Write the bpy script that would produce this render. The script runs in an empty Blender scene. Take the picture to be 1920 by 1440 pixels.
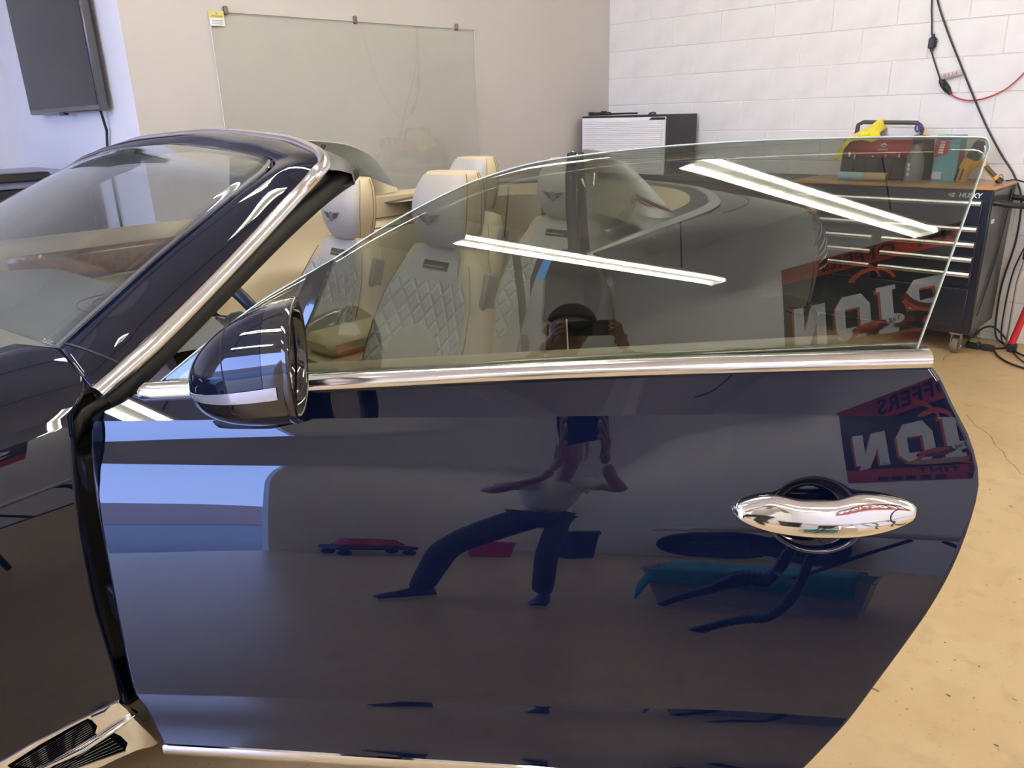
import bpy, bmesh, math, random
from mathutils import Vector, Matrix
random.seed(7)
PI = math.pi
S2 = math.sqrt(0.5)

# ------------------------------------------------------------------ camera
SC = bpy.context.scene
COL = SC.collection
CAM_H, PITCH, ROLL, F_PX = 1.42, math.radians(19.3), 0.03, 1442.0
_fw = Vector((0, math.cos(PITCH), -math.sin(PITCH)))
_rt = Vector((1, 0, 0))
_up = Vector((0, math.sin(PITCH), math.cos(PITCH)))
_ci = _rt * math.cos(ROLL) - _up * math.sin(ROLL)
_cj = -_rt * math.sin(ROLL) - _up * math.cos(ROLL)
cam_d = bpy.data.cameras.new('camera')
cam_d.sensor_fit = 'HORIZONTAL'
cam_d.sensor_width = 36.0
cam_d.lens = 36.0 * F_PX / 1920.0
cam_d.clip_start = 0.02
cam_o = bpy.data.objects.new('camera', cam_d)
COL.objects.link(cam_o)
M = Matrix.Identity(4)
for k, ax in enumerate((_ci, -_cj, -_fw)):
    for r_ in range(3):
        M[r_][k] = ax[r_]
M[0][3], M[1][3], M[2][3] = 0, 0, CAM_H
cam_o.matrix_world = M
SC.camera = cam_o

# ------------------------------------------------------------------ light and exposure
SC.view_settings.view_transform = 'Standard'
SC.view_settings.look = 'None'
SC.view_settings.gamma = 1.0
SC.view_settings.use_curve_mapping = False
SC.view_settings.exposure = 1.42
W = bpy.data.worlds.new('sky')
SC.world = W
W.use_nodes = True
_nt = W.node_tree
_nt.nodes.clear()
# clear blue sky, a little paler at the horizon
_geo = _nt.nodes.new('ShaderNodeTexCoord')
_sep = _nt.nodes.new('ShaderNodeSeparateXYZ')
_rmp = _nt.nodes.new('ShaderNodeValToRGB')
_rmp.color_ramp.elements[0].position = 0.0
_rmp.color_ramp.elements[0].color = (0.33, 0.47, 1.0, 1)
_rmp.color_ramp.elements[1].position = 0.8
_rmp.color_ramp.elements[1].color = (0.24, 0.38, 0.92, 1)
_bg = _nt.nodes.new('ShaderNodeBackground')
_bg.inputs['Strength'].default_value = 5.4
_wo = _nt.nodes.new('ShaderNodeOutputWorld')
_nt.links.new(_geo.outputs['Generated'], _sep.inputs[0])
_nt.links.new(_sep.outputs['Z'], _rmp.inputs[0])
_nt.links.new(_rmp.outputs[0], _bg.inputs[0])
_nt.links.new(_bg.outputs[0], _wo.inputs[0])
TUBE_STRENGTH = 21.0
SC.cycles.max_bounces = 8
SC.cycles.transparent_max_bounces = 18
SC.cycles.glossy_bounces = 4
SC.cycles.caustics_reflective = False
SC.cycles.caustics_refractive = False
SC.cycles.sample_clamp_indirect = 6.0
SC.cycles.use_denoising = True

# ------------------------------------------------------------------ frames
# room frame: r runs along the block wall towards the right, t runs towards the block wall
def RT(r, t, z=0.0):
    return Vector((S2 * r + S2 * t, -S2 * r + S2 * t, z))
# car frame: a runs rearwards, b runs inboard from the left flank, z up
E0 = Vector((-0.82, 1.31, 0))
CU = Vector((S2, S2, 0)); CV = Vector((-S2, S2, 0))
def car2w(a, b, z):
    return E0 + CU * a + CV * b + Vector((0, 0, z))
def w2car(p):
    q = p - E0
    return Vector((q.dot(CU), q.dot(CV), q.z))
# open door frame: s runs from hinge to latch, o runs outward, z up
DYAW = math.radians(-4)
DD = Vector((math.cos(DYAW), math.sin(DYAW), 0)); DN = Vector((math.sin(DYAW), -math.cos(DYAW), 0))
D0 = Vector((0, 1.33, 0))
def door2w(s, o, z):
    return D0 + DD * s + DN * o + Vector((0, 0, z))
def d2c(s, o, z):
    return w2car(door2w(s, o, z))
# sight lines used once to read real positions off the photograph
def _ray(x, y):
    return (_ci * ((x - 960) / F_PX) + _cj * ((y - 720) / F_PX) + _fw)
_EYE = Vector((0, 0, CAM_H))
def _hit(x, y, p0, n):
    d = _ray(x, y)
    return _EYE + d * ((p0 - _EYE).dot(n) / d.dot(n))
def CP(x, y, a=None, b=None, z=None):
    if z is not None: return w2car(_hit(x, y, Vector((0, 0, z)), Vector((0, 0, 1))))
    if a is not None: return w2car(_hit(x, y, E0 + CU * a, CU))
    return w2car(_hit(x, y, E0 + CV * b, CV))
def DP(x, y, o=0.0):
    q = _hit(x, y, D0 + DN * o, DN) - D0
    return (q.dot(DD), o, q.z)

# ------------------------------------------------------------------ materials
MATS = {}
def mat(name, col=(0.8, 0.8, 0.8), rough=0.5, metal=0.0, spec=0.5, coat=0.0, coat_r=0.02, bump=None, var=None, emit=None, emit_s=0.0, sheen=0.0, ior=None, coat_ior=None):
    m = bpy.data.materials.new(name); m.use_nodes = True
    nt = m.node_tree; b = nt.nodes['Principled BSDF']
    b.inputs['Base Color'].default_value = (*col, 1)
    b.inputs['Roughness'].default_value = rough
    b.inputs['Metallic'].default_value = metal
    b.inputs['Specular IOR Level'].default_value = spec
    b.inputs['Coat Weight'].default_value = coat
    b.inputs['Coat Roughness'].default_value = coat_r
    if coat_ior: b.inputs['Coat IOR'].default_value = coat_ior
    if ior: b.inputs['IOR'].default_value = ior
    if sheen: b.inputs['Sheen Weight'].default_value = sheen
    if emit:
        b.inputs['Emission Color'].default_value = (*emit, 1)
        b.inputs['Emission Strength'].default_value = emit_s
    tc = nt.nodes.new('ShaderNodeTexCoord')
    if bump:
        sc, st, dist = bump
        n = nt.nodes.new('ShaderNodeTexNoise'); n.inputs['Scale'].default_value = sc; n.inputs['Detail'].default_value = 4
        bp = nt.nodes.new('ShaderNodeBump'); bp.inputs['Strength'].default_value = st; bp.inputs['Distance'].default_value = dist
        nt.links.new(tc.outputs['Object'], n.inputs['Vector']); nt.links.new(n.outputs['Fac'], bp.inputs['Height']); nt.links.new(bp.outputs[0], b.inputs['Normal'])
    if var:
        sc, col2, lo, hi = var
        n = nt.nodes.new('ShaderNodeTexNoise'); n.inputs['Scale'].default_value = sc; n.inputs['Detail'].default_value = 5
        r = nt.nodes.new('ShaderNodeMapRange'); r.inputs['From Min'].default_value = lo; r.inputs['From Max'].default_value = hi
        mx = nt.nodes.new('ShaderNodeMix'); mx.data_type = 'RGBA'
        mx.inputs[6].default_value = (*col, 1); mx.inputs[7].default_value = (*col2, 1)
        nt.links.new(tc.outputs['Object'], n.inputs['Vector']); nt.links.new(n.outputs['Fac'], r.inputs['Value'])
        nt.links.new(r.outputs[0], mx.inputs[0]); nt.links.new(mx.outputs[2], b.inputs['Base Color'])
    MATS[name] = m
    return m

def glass_mat(name, tint, refl_ior=1.5, boost=1.0):
    m = bpy.data.materials.new(name); m.use_nodes = True
    nt = m.node_tree; nt.nodes.clear()
    out = nt.nodes.new('ShaderNodeOutputMaterial')
    tr = nt.nodes.new('ShaderNodeBsdfTransparent'); tr.inputs[0].default_value = (*tint, 1)
    gl = nt.nodes.new('ShaderNodeBsdfGlossy'); gl.inputs['Roughness'].default_value = 0.0
    gl.inputs[0].default_value = (0.97, 1.0, 0.97, 1)
    fr = nt.nodes.new('ShaderNodeFresnel'); fr.inputs[0].default_value = refl_ior
    ge = nt.nodes.new('ShaderNodeNewGeometry'); io = nt.nodes.new('ShaderNodeMapRange')   # same reflectance on both faces of the pane
    io.inputs['To Min'].default_value = refl_ior; io.inputs['To Max'].default_value = 1.0 / refl_ior
    nt.links.new(ge.outputs['Backfacing'], io.inputs['Value']); nt.links.new(io.outputs[0], fr.inputs[0])
    mu = nt.nodes.new('ShaderNodeMath'); mu.operation = 'MULTIPLY'; mu.use_clamp = True; mu.inputs[1].default_value = boost
    mx = nt.nodes.new('ShaderNodeMixShader')
    nt.links.new(fr.outputs[0], mu.inputs[0]); nt.links.new(mu.outputs[0], mx.inputs[0])
    nt.links.new(tr.outputs[0], mx.inputs[1]); nt.links.new(gl.outputs[0], mx.inputs[2]); nt.links.new(mx.outputs[0], out.inputs[0])
    MATS[name] = m
    return m

mat('paint_blue', (0.0022, 0.0045, 0.016), rough=0.35, metal=0.0, spec=0.0, coat=1.0, coat_r=0.0, coat_ior=1.6)
mat('chrome', (0.86, 0.86, 0.87), rough=0.05, metal=1.0)
mat('satin_chrome', (0.82, 0.82, 0.83), rough=0.16, metal=1.0)
mat('gloss_black', (0.006, 0.006, 0.008), rough=0.05, coat=1.0, coat_r=0.0)
mat('rubber', (0.012, 0.012, 0.013), rough=0.55)
mat('black_plastic', (0.018, 0.018, 0.02), rough=0.42)
mat('dark_grey', (0.06, 0.06, 0.065), rough=0.5)
mat('cream', (0.50, 0.42, 0.285), rough=0.42, bump=(260, 0.15, 0.002))
mat('linen', (0.40, 0.385, 0.37), rough=0.45, bump=(260, 0.12, 0.002))
mat('stitch', (0.16, 0.13, 0.09), rough=0.7)
mat('dash_leather', (0.12, 0.12, 0.13), rough=0.5, bump=(200, 0.2, 0.002))
mat('veneer', (0.26, 0.13, 0.065), rough=0.12, coat=1.0, var=(55, (0.12, 0.05, 0.022), 0.35, 0.65))
mat('navy_leather', (0.012, 0.018, 0.04), rough=0.4)
mat('carpet', (0.30, 0.25, 0.19), rough=0.95)
mat('tape_blue', (0.10, 0.42, 0.95), rough=0.6)
mat('lens_clear', (0.50, 0.52, 0.56), rough=0.10, metal=0.6, coat=1.0)
glass_mat('tint_glass', (0.56, 0.585, 0.545), 1.5, 1.7)
glass_mat('windscreen_glass', (0.80, 0.83, 0.83), 1.5, 1.2)
glass_mat('board_glass', (0.988, 0.996, 0.986), 1.5, 1.0)
mat('mirror_glass', (0.8, 0.83, 0.85), rough=0.0, metal=1.0)
mat('tyre', (0.015, 0.015, 0.015), rough=0.85)

# ------------------------------------------------------------------ mesh builder
class MB:
    def __init__(self, T=None):
        self.v = []; self.f = []; self.T = T; self.sharp = []
    def p(self, *q):
        q = Vector(q[0]) if len(q) == 1 else Vector(q)
        if self.T: q = Vector(self.T(*q))
        self.v.append(q); return len(self.v) - 1
    def face(self, *ids): self.f.append(tuple(ids))
    def box(self, x0, x1, y0, y1, z0, z1):
        i = [self.p(x, y, z) for z in (z0, z1) for y in (y0, y1) for x in (x0, x1)]
        for q in ((0, 2, 3, 1), (4, 5, 7, 6), (0, 1, 5, 4), (2, 6, 7, 3), (0, 4, 6, 2), (1, 3, 7, 5)):
            self.f.append(tuple(i[k] for k in q))
        return self
    def rbox(self, x0, x1, y0, y1, z0, z1, r):
        pts = []
        xs, ys, zs = (x0, x1), (y0, y1), (z0, z1)
        idx = {}
        for ix in (0, 1):
            for iy in (0, 1):
                for iz in (0, 1):
                    sx, sy, sz = (1 - 2 * ix), (1 - 2 * iy), (1 - 2 * iz)
                    X, Y, Z = xs[ix], ys[iy], zs[iz]
                    idx[ix, iy, iz, 0] = self.p(X, Y + sy * r, Z + sz * r)
                    idx[ix, iy, iz, 1] = self.p(X + sx * r, Y, Z + sz * r)
                    idx[ix, iy, iz, 2] = self.p(X + sx * r, Y + sy * r, Z)
        g = lambda a, b, c, k: idx[a, b, c, k]
        for i in (0, 1):
            self.face(g(i, 0, 0, 0), g(i, 1, 0, 0), g(i, 1, 1, 0), g(i, 0, 1, 0))
            self.face(g(0, i, 0, 1), g(1, i, 0, 1), g(1, i, 1, 1), g(0, i, 1, 1))
            self.face(g(0, 0, i, 2), g(1, 0, i, 2), g(1, 1, i, 2), g(0, 1, i, 2))
        for i in (0, 1):
            for j in (0, 1):
                self.face(g(i, j, 0, 0), g(i, j, 1, 0), g(i, j, 1, 1), g(i, j, 0, 1))
                self.face(g(i, 0, j, 0), g(i, 1, j, 0), g(i, 1, j, 2), g(i, 0, j, 2))
                self.face(g(0, i, j, 1), g(1, i, j, 1), g(1, i, j, 2), g(0, i, j, 2))
        for k in [(a, b, c) for a in (0, 1) for b in (0, 1) for c in (0, 1)]:
            self.face(idx[k + (0,)], idx[k + (1,)], idx[k + (2,)])
        return self
    def tube(self, pts, r, n=8, closed=False, caps=True, flat=None):
        pts = [Vector(q) for q in pts]; m = len(pts)
        rr = r if isinstance(r, (list, tuple)) else [r] * m
        up = Vector((0, 0, 1)); rings = []
        prev = None
        for k in range(m):
            if closed: d = pts[(k + 1) % m] - pts[k - 1]
            else: d = pts[min(k + 1, m - 1)] - pts[max(k - 1, 0)]
            d.normalize()
            if prev is None:
                ref = up if abs(d.z) < 0.9 else Vector((1, 0, 0))
                e1 = d.cross(ref).normalized()
            else:
                e1 = (prev - d * prev.dot(d))
                if e1.length < 1e-6: e1 = d.cross(up)
                e1.normalize()
            e2 = d.cross(e1).normalized(); prev = e1
            fx, fy = flat or (1, 1)
            rings.append([self.p(pts[k] + (e1 * math.cos(2 * PI * j / n) * fx + e2 * math.sin(2 * PI * j / n) * fy) * rr[k]) for j in range(n)])
        for k in range(m if closed else m - 1):
            A, B = rings[k], rings[(k + 1) % m]
            for j in range(n):
                self.face(A[j], A[(j + 1) % n], B[(j + 1) % n], B[j])
        if caps and not closed:
            self.face(*reversed(rings[0])); self.face(*rings[-1])
        return self
    def grid(self, rows, closed_u=False, closed_v=False, cap0=False, cap1=False):
        R = [[self.p(q) for q in row] for row in rows]
        n = len(R); m = len(R[0])
        for i in range(n if closed_v else n - 1):
            for j in range(m if closed_u else m - 1):
                self.face(R[i][j], R[i][(j + 1) % m], R[(i + 1) % n][(j + 1) % m], R[(i + 1) % n][j])
        if cap0: self.face(*reversed(R[0]))
        if cap1: self.face(*R[-1])
        return R
    def prism(self, poly, P, d0, d1):
        A = [self.p(P(u, v, d0)) for u, v in poly]; B = [self.p(P(u, v, d1)) for u, v in poly]
        n = len(poly)
        self.face(*reversed(A)); self.face(*B)
        for k in range(n):
            self.face(A[k], A[(k + 1) % n], B[(k + 1) % n], B[k])
        return self
    def lathe(self, prof, P=lambda x, y, z: (x, y, z), n=16):
        rows = [[P(r * math.cos(2 * PI * j / n), r * math.sin(2 * PI * j / n), h) for j in range(n)] for r, h in prof]
        self.grid(rows, closed_u=True, cap0=True, cap1=True)
        return self
    def build(self, name, material, parent=None, smooth=40, sub=0, solid=0.0, recalc=True, flip=False):
        me = bpy.data.meshes.new(name)
        me.from_pydata([tuple(q) for q in self.v], [], self.f)
        me.update()
        if recalc:
            bm = bmesh.new(); bm.from_mesh(me)
            bmesh.ops.recalc_face_normals(bm, faces=bm.faces)
            if flip: bmesh.ops.reverse_faces(bm, faces=bm.faces)
            bm.to_mesh(me); bm.free()
        if smooth:
            me.polygons.foreach_set('use_smooth', [True] * len(me.polygons))
            if smooth < 180: me.set_sharp_from_angle(angle=math.radians(smooth))
        o = bpy.data.objects.new(name, me)
        COL.objects.link(o)
        me.materials.append(MATS[material] if isinstance(material, str) else material)
        if parent: o.parent = parent
        if solid:
            md = o.modifiers.new('thick', 'SOLIDIFY'); md.thickness = solid; md.offset = -1
        if sub:
            md = o.modifiers.new('smooth', 'SUBSURF'); md.levels = sub; md.render_levels = sub
        return o

def thing(name, label, cat, loc=(0, 0, 0), rotz=0.0, group=None):
    o = bpy.data.objects.new(name, None); COL.objects.link(o)
    o.empty_display_size = 0.05
    o.location = loc; o.rotation_euler = (0, 0, rotz); o['label'] = label; o['category'] = cat
    if group: o['group'] = group
    return o
def tag(o, label, cat, group=None, loc=None, rotz=None):
    o['label'] = label; o['category'] = cat
    if group: o['group'] = group
    if loc is not None: o.location = loc
    if rotz is not None: o.rotation_euler = (0, 0, rotz)
    return o
def struct(o, rotz=None):
    o['kind'] = 'structure'
    if rotz is not None: o.rotation_euler = (0, 0, rotz)
    return o
def copy_tree(o, parent=None):
    c = o.copy(); COL.objects.link(c); c.parent = parent
    for ch in list(o.children): copy_tree(ch, c)
    return c
def text_mesh(txt, size, depth=0.001, align='CENTER', shear=0.0, bold=0.0, space=1.0):
    cu = bpy.data.curves.new('txt', 'FONT'); cu.body = txt; cu.size = size; cu.extrude = depth
    cu.align_x = align; cu.align_y = 'CENTER'; cu.shear = shear; cu.offset = bold; cu.space_character = space
    cu.resolution_u = 3
    ob = bpy.data.objects.new('txt', cu); COL.objects.link(ob)
    dg = bpy.context.evaluated_depsgraph_get(); dg.update()
    me = bpy.data.meshes.new_from_object(ob.evaluated_get(dg))
    bpy.data.objects.remove(ob); bpy.data.curves.remove(cu)
    return me
def text_obj(name, txt, size, material, mtx, parent=None, **kw):
    me = text_mesh(txt, size, **kw)
    me.transform(mtx)
    me.materials.clear(); me.materials.append(MATS[material])
    o = bpy.data.objects.new(name, me); COL.objects.link(o)
    if parent: o.parent = parent
    return o
def lerp(a, b, t): return a + (b - a) * t
def interp(x, tab):
    if x <= tab[0][0]: return tab[0][1]
    for (x0, y0), (x1, y1) in zip(tab, tab[1:]):
        if x <= x1: return lerp(y0, y1, (x - x0) / (x1 - x0))
    return tab[-1][1]
def smooth01(x):
    x = max(0.0, min(1.0, x)); return x * x * (3 - 2 * x)
def spline(pts, n):
    """Catmull-Rom through pts, n samples per span"""
    P = [Vector(p) for p in pts]; out = []
    for i in range(len(P) - 1):
        p0 = P[i - 1] if i > 0 else P[0] * 2 - P[1]
        p1, p2 = P[i], P[i + 1]
        p3 = P[i + 2] if i + 2 < len(P) else P[-1] * 2 - P[-2]
        for k in range(n):
            t = k / n
            out.append(0.5 * ((2 * p1) + (p2 - p0) * t + (2 * p0 - 5 * p1 + 4 * p2 - p3) * t * t + (3 * p1 - p0 - 3 * p2 + p3) * t ** 3))
    out.append(P[-1]); return out
# ------------------------------------------------------------------ the room
ROT = -PI / 4
R_BACK, T_BLOCK, T_ALC, R_SIDE, R_BAN, T_FRONT, Z_CEIL = -4.18, 5.41, 1.59, -6.3, 3.7, -4.6, 3.9
mat('wall_beige', (0.58, 0.545, 0.52), rough=0.55, var=(1.5, (0.55, 0.515, 0.49), 0.35, 0.7))
mat('wall_white', (0.80, 0.79, 0.80), rough=0.55, var=(1.2, (0.76, 0.75, 0.77), 0.35, 0.7))
mat('block_paint', (0.78, 0.765, 0.745), rough=0.38, bump=(38, 0.35, 0.004), var=(6, (0.72, 0.705, 0.685), 0.45, 0.75))
mat('mortar_paint', (0.70, 0.685, 0.665), rough=0.6)
mat('ceiling_paint', (0.78, 0.75, 0.74), rough=0.8)
mat('beam_dark', (0.05, 0.05, 0.055), rough=0.5)
mat('asphalt', (0.30, 0.28, 0.27), rough=0.9, var=(3, (0.24, 0.23, 0.22), 0.4, 0.7))
mat('stucco_pink', (0.62, 0.42, 0.36), rough=0.9)
mat('spot_dark', (0.16, 0.12, 0.07), rough=0.7)

def floor_mat():
    m = mat('floor_concrete', (0.57, 0.43, 0.235), rough=0.32, spec=0.4)
    nt = m.node_tree; b = nt.nodes['Principled BSDF']
    tc = nt.nodes.new('ShaderNodeTexCoord')
    def noise(sc, det, lo, hi):
        n = nt.nodes.new('ShaderNodeTexNoise'); n.inputs['Scale'].default_value = sc; n.inputs['Detail'].default_value = det
        r = nt.nodes.new('ShaderNodeMapRange'); r.inputs['From Min'].default_value = lo; r.inputs['From Max'].default_value = hi
        nt.links.new(tc.outputs['Object'], n.inputs['Vector']); nt.links.new(n.outputs['Fac'], r.inputs['Value'])
        return r.outputs[0]
    prev = None
    for (sc, det, lo, hi, col, k) in ((2.2, 6, 0.38, 0.72, (0.50, 0.35, 0.175), 0.9), (14, 6, 0.52, 0.75, (0.44, 0.31, 0.16), 0.7), (70, 3, 0.66, 0.74, (0.25, 0.185, 0.105), 0.8)):
        mx = nt.nodes.new('ShaderNodeMix'); mx.data_type = 'RGBA'
        if prev is None: mx.inputs[6].default_value = (0.57, 0.43, 0.235, 1)
        else: nt.links.new(prev, mx.inputs[6])
        mx.inputs[7].default_value = (*col, 1)
        mu = nt.nodes.new('ShaderNodeMath'); mu.operation = 'MULTIPLY'; mu.inputs[1].default_value = k
        nt.links.new(noise(sc, det, lo, hi), mu.inputs[0]); nt.links.new(mu.outputs[0], mx.inputs[0])
        prev = mx.outputs[2]
    nt.links.new(prev, b.inputs['Base Color'])
    return m
floor_mat()
floor = struct(MB().box(R_SIDE - .2, R_BAN + .2, T_FRONT - .1, T_BLOCK + .2, -0.1, 0).build('floor', 'floor_concrete', smooth=0), ROT)
# fine cracks and dark marks on the concrete
def crack(pts, w=0.0022):
    m = MB(); P = [RT(*p) for p in []]
    pts = [Vector((*p, 0.0006)) for p in pts]
    for i in range(len(pts) - 1):
        d = (pts[i + 1] - pts[i]).normalized(); nrm = Vector((-d.y, d.x, 0)) * w
        m.face(m.p(pts[i] - nrm), m.p(pts[i + 1] - nrm * .8), m.p(pts[i + 1] + nrm * .8), m.p(pts[i] + nrm))
    return m.build('crack', 'spot_dark', floor, smooth=0, recalc=False)
def floor_rt(px, py):
    w = _hit(px, py, Vector((0, 0, 0)), Vector((0, 0, 1)))
    return ((w.x - w.y) * S2, (w.x + w.y) * S2)
crack([floor_rt(*q) for q in ((1812, 778), (1830, 800), (1842, 806), (1858, 818), (1866, 836), (1880, 846), (1888, 862), (1902, 874), (1914, 888), (1925, 892))], 0.0016)
crack([floor_rt(*q) for q in ((1768, 676), (1772, 668), (1784, 662))], 0.002)
for (px, py, w, h) in ((1640, 1293, .012, .004), (1778, 1304, .006, .004), (1902, 1312, .006, .002), (1868, 1398, .006, .004), (1896, 950, .01, .003), (1816, 762, .009, .003), (1834, 757, .006, .002), (1912, 1086, .005, .003), (1772, 1205, .003, .003), (1836, 1250, .003, .003), (1790, 1238, .003, .003), (1842, 850, .004, .003), (1856, 918, .004, .003), (1700, 1330, .003, .002)):
    c = floor_rt(px, py); m = MB()
    m.face(*[m.p(c[0] + w * math.cos(2 * PI * k / 10) * (1 + .25 * math.sin(3 * k)), c[1] + h * math.sin(2 * PI * k / 10), 0.0006) for k in range(10)])
    m.build('stain', 'spot_dark', floor, smooth=0, recalc=False)

struct(MB().box(R_BACK - .15, R_BACK, T_ALC + .002, T_BLOCK + .2, 0, Z_CEIL).build('wall_back', 'wall_beige', smooth=0), ROT)
struct(MB().box(R_SIDE - .15, R_BACK - .001, T_ALC, T_ALC + .15, 0, Z_CEIL).build('wall_alcove', 'wall_white', smooth=0), ROT)
struct(MB().box(R_SIDE - .15, R_SIDE, T_FRONT, T_ALC, 0, Z_CEIL).build('wall_side', 'wall_white', smooth=0), ROT)
struct(MB().box(R_BAN, R_BAN + .15, T_FRONT, T_BLOCK + .2, 0, Z_CEIL).build('wall_left', 'wall_white', smooth=0), ROT)
OP0, OP1, OPZ = -4.0, 0.35, 3.0
wf = MB()
wf.box(R_SIDE - .15, OP0, T_FRONT - .15, T_FRONT, 0, Z_CEIL)
wf.box(OP1, R_BAN + .15, T_FRONT - .15, T_FRONT, 0, Z_CEIL)
wf.box(OP0, OP1, T_FRONT - .15, T_FRONT, OPZ, Z_CEIL)
struct(wf.build('wall_front', 'wall_white', smooth=0), ROT)
ceil = struct(MB().box(R_SIDE - .15, R_BAN + .15, T_FRONT - .15, T_BLOCK + .2, Z_CEIL, Z_CEIL + .15).build('ceiling', 'ceiling_paint', smooth=0), ROT)
for tt in (-3.5, -1.65, 0.2, 2.05, 3.9):
    MB().box(R_SIDE, R_BAN, tt - .05, tt + .05, Z_CEIL - .16, Z_CEIL).build('beam', 'ceiling_paint', ceil, smooth=0)
MB().tube([(R_BACK + .6, -4.4, Z_CEIL - .22), (R_BACK + .6, 5.3, Z_CEIL - .22)], .035, 10).build('conduit', 'beam_dark', ceil)
MB().tube([(-0.5, -4.4, Z_CEIL - .2), (-0.5, 5.3, Z_CEIL - .2)], .03, 10).build('conduit', 'beam_dark', ceil)

# block wall: a mortar slab and single blocks standing proud of it
wall_r = struct(MB().box(R_SIDE, R_BAN + .15, T_BLOCK + .004, T_BLOCK + .2, 0, Z_CEIL).build('wall_right', 'mortar_paint', smooth=0), ROT)
BL, BH = 0.4064, 0.2032
bmesh_block = None
for k in range(-1, 16):
    z0 = 0.045 + BH * k
    off = -0.12 + (BL / 2 if k % 2 else 0)
    for j in range(-13, 3):
        r0 = off + BL * j; r1 = r0 + BL - .004
        if r1 < R_BACK + .01 or r0 > 0.62: continue
        if r0 < R_BACK or z0 < 0 or z0 + BH > Z_CEIL:
            a0, a1 = max(r0, R_BACK), r1
            zb0, zb1 = max(z0, 0.0), min(z0 + BH - .004, Z_CEIL)
            if zb1 - zb0 < .01: continue
            o = MB().rbox(a0 - r0, a1 - r0, 0, .02, zb0 - z0, zb1 - z0, .003).build('block', 'block_paint', wall_r, smooth=0)
        elif bmesh_block is None:
            o = MB().rbox(0, BL - .004, 0, .02, 0, BH - .004, .003).build('block', 'block_paint', wall_r, smooth=0)
            bmesh_block = o.data
        else:
            o = bpy.data.objects.new('block', bmesh_block); COL.objects.link(o); o.parent = wall_r
        o.location = (r0, T_BLOCK + random.uniform(-.0012, .0012), z0)

# outside: forecourt and the building over the road
struct(MB().box(-30, 30, -40, T_FRONT - .1, -0.12, -0.02).build('ground', 'asphalt', smooth=0), ROT)
ob = MB(); ob.box(-26, 22, -27, -24, 0, 1.9)
struct(ob.build('wall_across', 'stucco_pink', smooth=0), ROT)

# ------------------------------------------------------------------ ceiling lamps
mat('lamp_white', (0.8, 0.8, 0.8), rough=0.4)
mat('tube_glow', (0.9, 0.9, 0.85), rough=0.5, emit=(1.0, 0.93, 0.78), emit_s=TUBE_STRENGTH)
FIX = None
spots = [(1.0, -2.6, 'banner side, nearest the shutter'), (1.2, -0.75, 'banner side, second from the shutter'), (1.1, 1.1, 'banner side, second from the blocks'), (1.1, 3.0, 'banner side, nearest the blocks'),
         (-3.4, -2.6, 'car side, nearest the shutter'), (-3.4, -0.75, 'car side, second from the shutter'), (-3.4, 1.1, 'car side, second from the blocks'), (-3.4, 3.0, 'car side, nearest the blocks')]
LAMP_Z = 3.15
for (r0, t0, where) in spots:
    if FIX is None:
        FIX = thing('ceiling_lamp', '', 'lamp', group='twin tube strip lamps')
        MB().rbox(0, 2.44, -.11, .11, .02, .06, .01).build('housing', 'lamp_white', FIX)
        for q in (-.075, .075):
            MB().tube([(.03, q, 0), (2.41, q, 0)], .014, 10).build('tube', 'tube_glow', FIX)
        for q in (.02, 2.42):
            MB().rbox(q - .02, q + .02, -.1, .1, -.025, .03, .004).build('end_cap', 'lamp_white', FIX)
        for q in (.4, 2.0):
            MB().tube([(q, 0, .05), (q, 0, Z_CEIL - 3.15)], .006, 6).build('hanger', 'beam_dark', FIX)
        L = FIX
    else:
        L = copy_tree(FIX)
    L['label'] = 'white twin tube ceiling lamp, ' + where
    L.location = RT(r0, t0, LAMP_Z); L.rotation_euler = (0, 0, ROT)
# ------------------------------------------------------------------ the car
car = thing('convertible_car', 'dark blue open-top car with cream seats and its driver door open', 'car', E0, PI / 4)
car.location = E0

# ---- door skin: three bands between belt, shoulder crease, lower crease and bottom edge
def z_belt(s): return 0.966 + 0.046 * s
def z_crease(s): return 0.906 + 0.016 * s
def z_low(s): return 0.366 + 0.012 * s
def z_bot(s): return 0.246 - 0.012 * s
PHI_L = [(0, 16), (.03, 17), (.055, 23), (.08, 28), (.13, 28), (.16, 22), (.19, 18.5), (.22, 17.2), (.30, 15), (.42, 12.4), (.50, 10.8), (.60, 8.8), (.75, 5.8), (.9, 3.5), (1, 2.5)]
PHI_M = [(0, 22), (.06, 22.8), (.13, 23.6), (.18, 23), (.24, 19.5), (.32, 16), (.42, 13), (.50, 10.8), (.60, 8.6), (.75, 5.8), (.9, 3.5), (1, 2.5)]
PHI_R = [(0, 21.5), (.05, 21.3), (.12, 20.5), (.20, 18.5), (.30, 16), (.42, 13), (.50, 11.4), (.60, 9.6), (.75, 6), (.9, 3.5), (1, 2.5)]
PHI_T = [(0, 27), (1, 24)]
PHI_B = [(0, 17), (.12, 15.5), (.28, 10), (.42, 6), (.58, 7), (.76, 15), (1, 21.5)]
NS = 201
_tabs = []
def _cum(tabf, height, n=110):
    out = [0.0]; acc = 0.0
    for k in range(n):
        acc += math.tan(math.radians(tabf((k + .5) / n))) * height / n
        out.append(acc)
    return out
for k in range(NS):
    s = -1 + 2 * k / (NS - 1)
    w = smooth01((s + .62) / .75); w2 = smooth01((s - .08) / .42)
    w0 = smooth01((s - .05) / .4)
    c0 = _cum(lambda q: lerp(33, 22.6, w0), z_belt(s) - z_crease(s))
    c1 = _cum(lambda q: lerp(lerp(interp(q, PHI_L), interp(q, PHI_M), w), interp(q, PHI_R), w2), z_crease(s) - z_low(s))
    c2 = _cum(lambda q: interp(q, PHI_B), z_low(s) - z_bot(s))
    _tabs.append((c0, c1, c2))
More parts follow.
